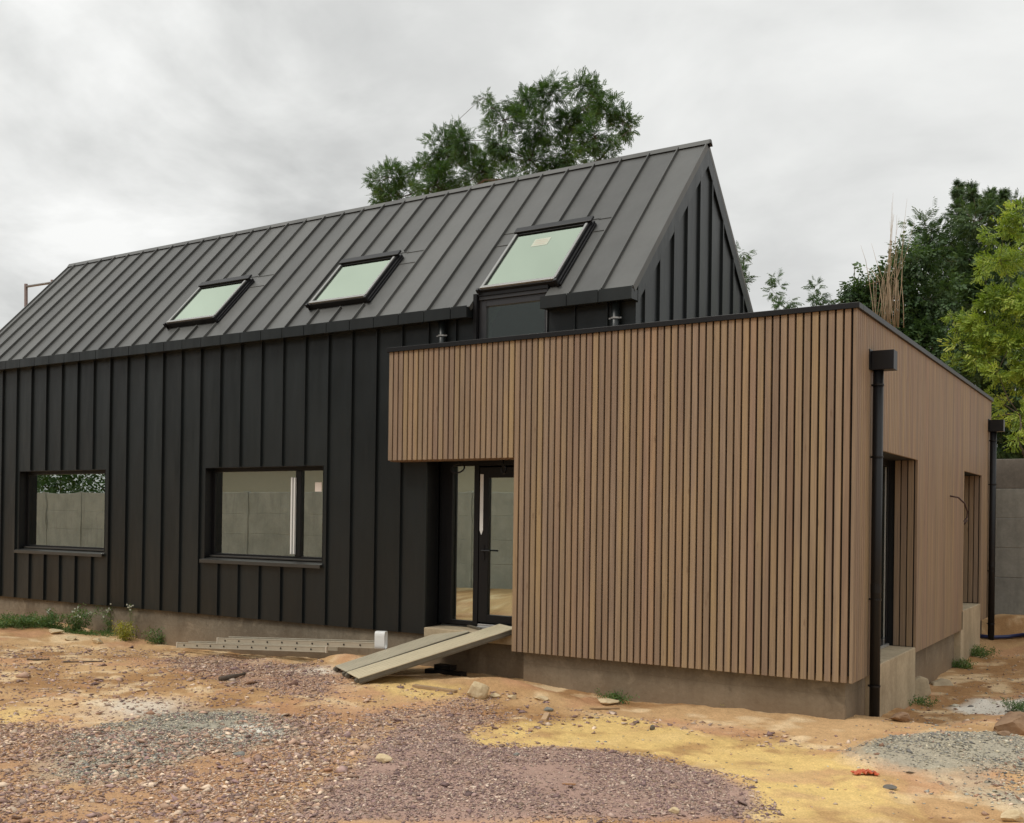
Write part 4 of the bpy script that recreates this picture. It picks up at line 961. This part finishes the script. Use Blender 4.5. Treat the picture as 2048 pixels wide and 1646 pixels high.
rock('stone', 'flat yellowish stone on the purple gravel', 765, 1524, 40, 17, M_STONE, 5, dflat=.6)
rock('stone', 'whitish grey stone beside the wooden offcut', 1096, 1421, 20, 8, M_PANEL, 6)
rock('stone', 'round dark stone on the yellow sand', 1304, 1460, 11, 11, M_STONEG, 7)
rock('stone', 'small yellow stone on the purple gravel near the bottom edge', 1347, 1626, 22, 12, M_STONE, 8)
rock('stone', 'dark flat stone on the sand below the orange film', 1780, 1578, 24, 9, M_STONEG, 9)
rock('stone', 'pale slab stone at the bottom right corner', 2030, 1642, 60, 24, M_STONE, 10, dflat=.6)
rock('stone', 'flat pale stone on the earth ridge at left', 110, 1266, 32, 9, M_STONE, 11)
rock('stone', 'tan stone on the earth ridge below the yellowing weed', 196, 1287, 22, 12, M_STONE, 12)
rock('stone', 'flat tan stone between the two ridge stones', 143, 1279, 26, 8, M_STONE, 13)
rock('stone', 'pale stone beside the little tuft at the foundation', 1215, 1406, 44, 12, M_STONE, 14)
rock('stone', 'white chip of stone on the purple gravel', 1033, 1511, 16, 7, M_PANEL, 15)
rock('stone', 'whitish stone near the purple gravel at left centre', 480, 1510, 26, 7, M_PANEL, 16)
rock('earth_clod', 'big brown earth clod at the right edge beside the lime patch', 2035, 1465, 110, 50, M_CLOD, 17, 'earth clod', .7, .3)
rock('earth_clod', 'small brown clod at the foot of the big clod', 2010, 1470, 30, 10, M_CLOD, 18, 'earth clod')
rock('earth_clod', 'rounded soil lump by the white plastic outlet', 755, 1308, 44, 14, M_CLOD, 19, 'earth clod')
rock('earth_clod', 'soil lump at the foot of the black downpipe', 1800, 1442, 40, 20, M_CLOD, 20, 'earth clod')
def slabstone(label, px, py, wpx, hpx, tilt, seed):
    b = ground_at(px, py); D = (b - CAM) @ FW; w_ = wpx * D / FPX; h_ = hpx * D / FPX; r = np.random.default_rng(seed)
    m = MB(); q = np.array([(-.5, 0), (-.42, .85), (.05, 1), (.42, .9), (.5, .3), (.2, 0)]) * [w_, h_] + r.normal(0, .01, (6, 2))
    R = RT * [1, 1, 0]; R /= np.linalg.norm(R); Dp = np.array([-R[1], R[0], 0])
    m.prism([np.array([b[0], b[1], b[2] - .02]) + R * x + np.array([0, 0, z]) + Dp * z * tilt for x, z in q], Dp * .10)
    single(m, 'broken_block', M_SLAB, label, 'concrete block', bev=.015)
slabstone('square broken concrete block leaning by the threshold of the end wall', 1843, 1398, 42, 46, .18, 1)
slabstone('low flat broken block just behind the leaning one', 1888, 1372, 44, 13, .9, 2)
# timber bits
def stick(label, p0, p1, w_, h_, mat, name='timber_offcut', cat='offcut', bend=0):
    a = ground_at(*p0); b = ground_at(*p1); a[2] = float(height(a[0], a[1])); b[2] = float(height(b[0], b[1])); d = b - a; s = np.cross(d, [0, 0, 1.0]); s /= np.linalg.norm(s)
    m = MB()
    if bend:
        r = np.random.default_rng(int(p0[0])); pts = [a + d * t + s * bend * math.sin(t * 5) + [0, 0, w_ * .7] for t in np.linspace(0, 1, 7)]; m.tube(pts, [w_ * (1 - .5 * t) * (1 + r.normal(0, .12)) for t in np.linspace(0, 1, 7)], 7)
        single(m, name, mat, label, cat, smooth=True)
    else:
        m.obox(a - s * w_ / 2 + [0, 0, -.004], d, s * w_, (0, 0, h_)); single(m, name, mat, label, cat, bev=.004)
stick('weathered timber batten lying on sand in front of the ramp', (828, 1374), (912, 1386), .06, .035, M_PLANKW, 'timber_batten', 'batten')
stick('short pale timber offcut lying end on by the yellow sand', (1087, 1443), (1094, 1430), .055, .03, plain('fresh timber', (.5, .34, .2), .8), 'timber_offcut', 'offcut')
stick('dark brown broken branch on the purple gravel at left', (440, 1362), (492, 1352), .035, .03, M_BARK, 'branch', 'branch', .02)
stick('long thin dark twig on the earth at left', (128, 1325), (212, 1324), .012, .02, M_BARK, 'twig', 'twig', .015)
stick('short dark twig left of the long thin one', (55, 1320), (98, 1321), .014, .02, M_BARK, 'twig', 'twig', .02)
stick('rusty brown strip on the purple gravel near the bottom', (1125, 1569), (1152, 1570), .03, .012, plain('rusty strip', (.30, .15, .07), .8), 'metal_strip', 'strip')
stick('dark flat stick in the soil near the round dark stone', (1180, 1419), (1238, 1418), .03, .02, M_PLANKW, 'timber_offcut', 'offcut')
# black profile left under the ramp
b = ground_at(885, 1345); m = MB(); b[2] += .0
m.box(b[0] - .10, b[0] + .16, b[1] - .05, b[1] + .08, b[2] + .04, b[2] + .10); m.box(b[0] - .22, b[0] + .34, b[1] - .08, b[1] + .04, b[2] - .02, b[2] + .038)
single(m, 'plastic_packer', M_BLACK, 'black plastic packers lying under the ramp boards', 'packer', bev=.005)
# orange film
b = ground_at(1730, 1550); r = np.random.default_rng(6); n = 14; V = []; F = []
for i in range(n):
    for j in range(8):
        x = (i / (n - 1) - .5) * .19 + r.normal(0, .006); y = (j / 7 - .5) * .09 + r.normal(0, .006)
        V.append((b[0] + x * RT[0] - y * RT[1], b[1] + x * RT[1] + y * RT[0], b[2] + 0.006 + .03 * abs(math.sin(i * 1.1 + j * .6)) * math.exp(-(x / .09) ** 2) + r.uniform(0, .012)))
for i in range(n - 1):
    for j in range(7): F.append((i * 8 + j, (i + 1) * 8 + j, (i + 1) * 8 + j + 1, i * 8 + j + 1))
m = MB(); m.add(V, F); o = single(m, 'plastic_film', M_RAG, 'crumpled scrap of orange plastic film on the yellow sand', 'plastic scrap'); md = o.modifiers.new('thick', 'SOLIDIFY'); md.thickness = .003
# blue pipe on the ground beside the end wall
pts = [ground_at(px, py) + [0, 0, .04] for px, py in ((1956, 1276), (1985, 1279), (2015, 1278), (2048, 1274), (2090, 1272))]
single(MB().tube(pts, .032, 10), 'water_pipe', M_HOSE, 'dark blue plastic pipe lying beyond the end wall corner', 'pipe', smooth=True)
# steel frame far left behind the roof, and a thin mast far behind
root = empty('steel_frame', at(78, 690, 'y', 9.0), 'rust brown steel goal frame showing above the left roof edge', 'frame')
for px, top, bot in ((52, 568, 700), (105, 560, 700)):
    a = at(px, bot, 'y', 9.0); a2 = np.array([a[0], a[1], -.2]); b = at(px, top, 'y', 9.0); MB().tube([a2, a, b], .055, 8).build('post', M_RUST, root, 0, True)
a = at(54, 573, 'y', 9.0); b = at(106, 565, 'y', 9.0); MB().tube([a, b], .04, 8).build('rail', plain('grey steel tube', (.2, .19, .18), .5, .3), root, 0, True)
tree('shrub', 'wispy shrub tip under the steel frame at the left roof edge', tuple(np.array([*at(80, 600, 'y', 10)[:2], -.2])), blobs([(80, 594, 5), (74, 604, 6), (98, 572, 3), (70, 640, 20)], 10, .1), 'broad', M_LDARK, .16, .25, 3, .8, .04, 22)
a = at(1709, 530, 'y', 22); m = MB(); m.tube([(a[0], a[1], -.2), (a[0], a[1], a[2] - 1.2), a], [.05, .03, .012], 6)
single(m, 'antenna_mast', plain('grey mast', (.3, .3, .3), .5), 'thin antenna mast standing far behind the ivy', 'mast')
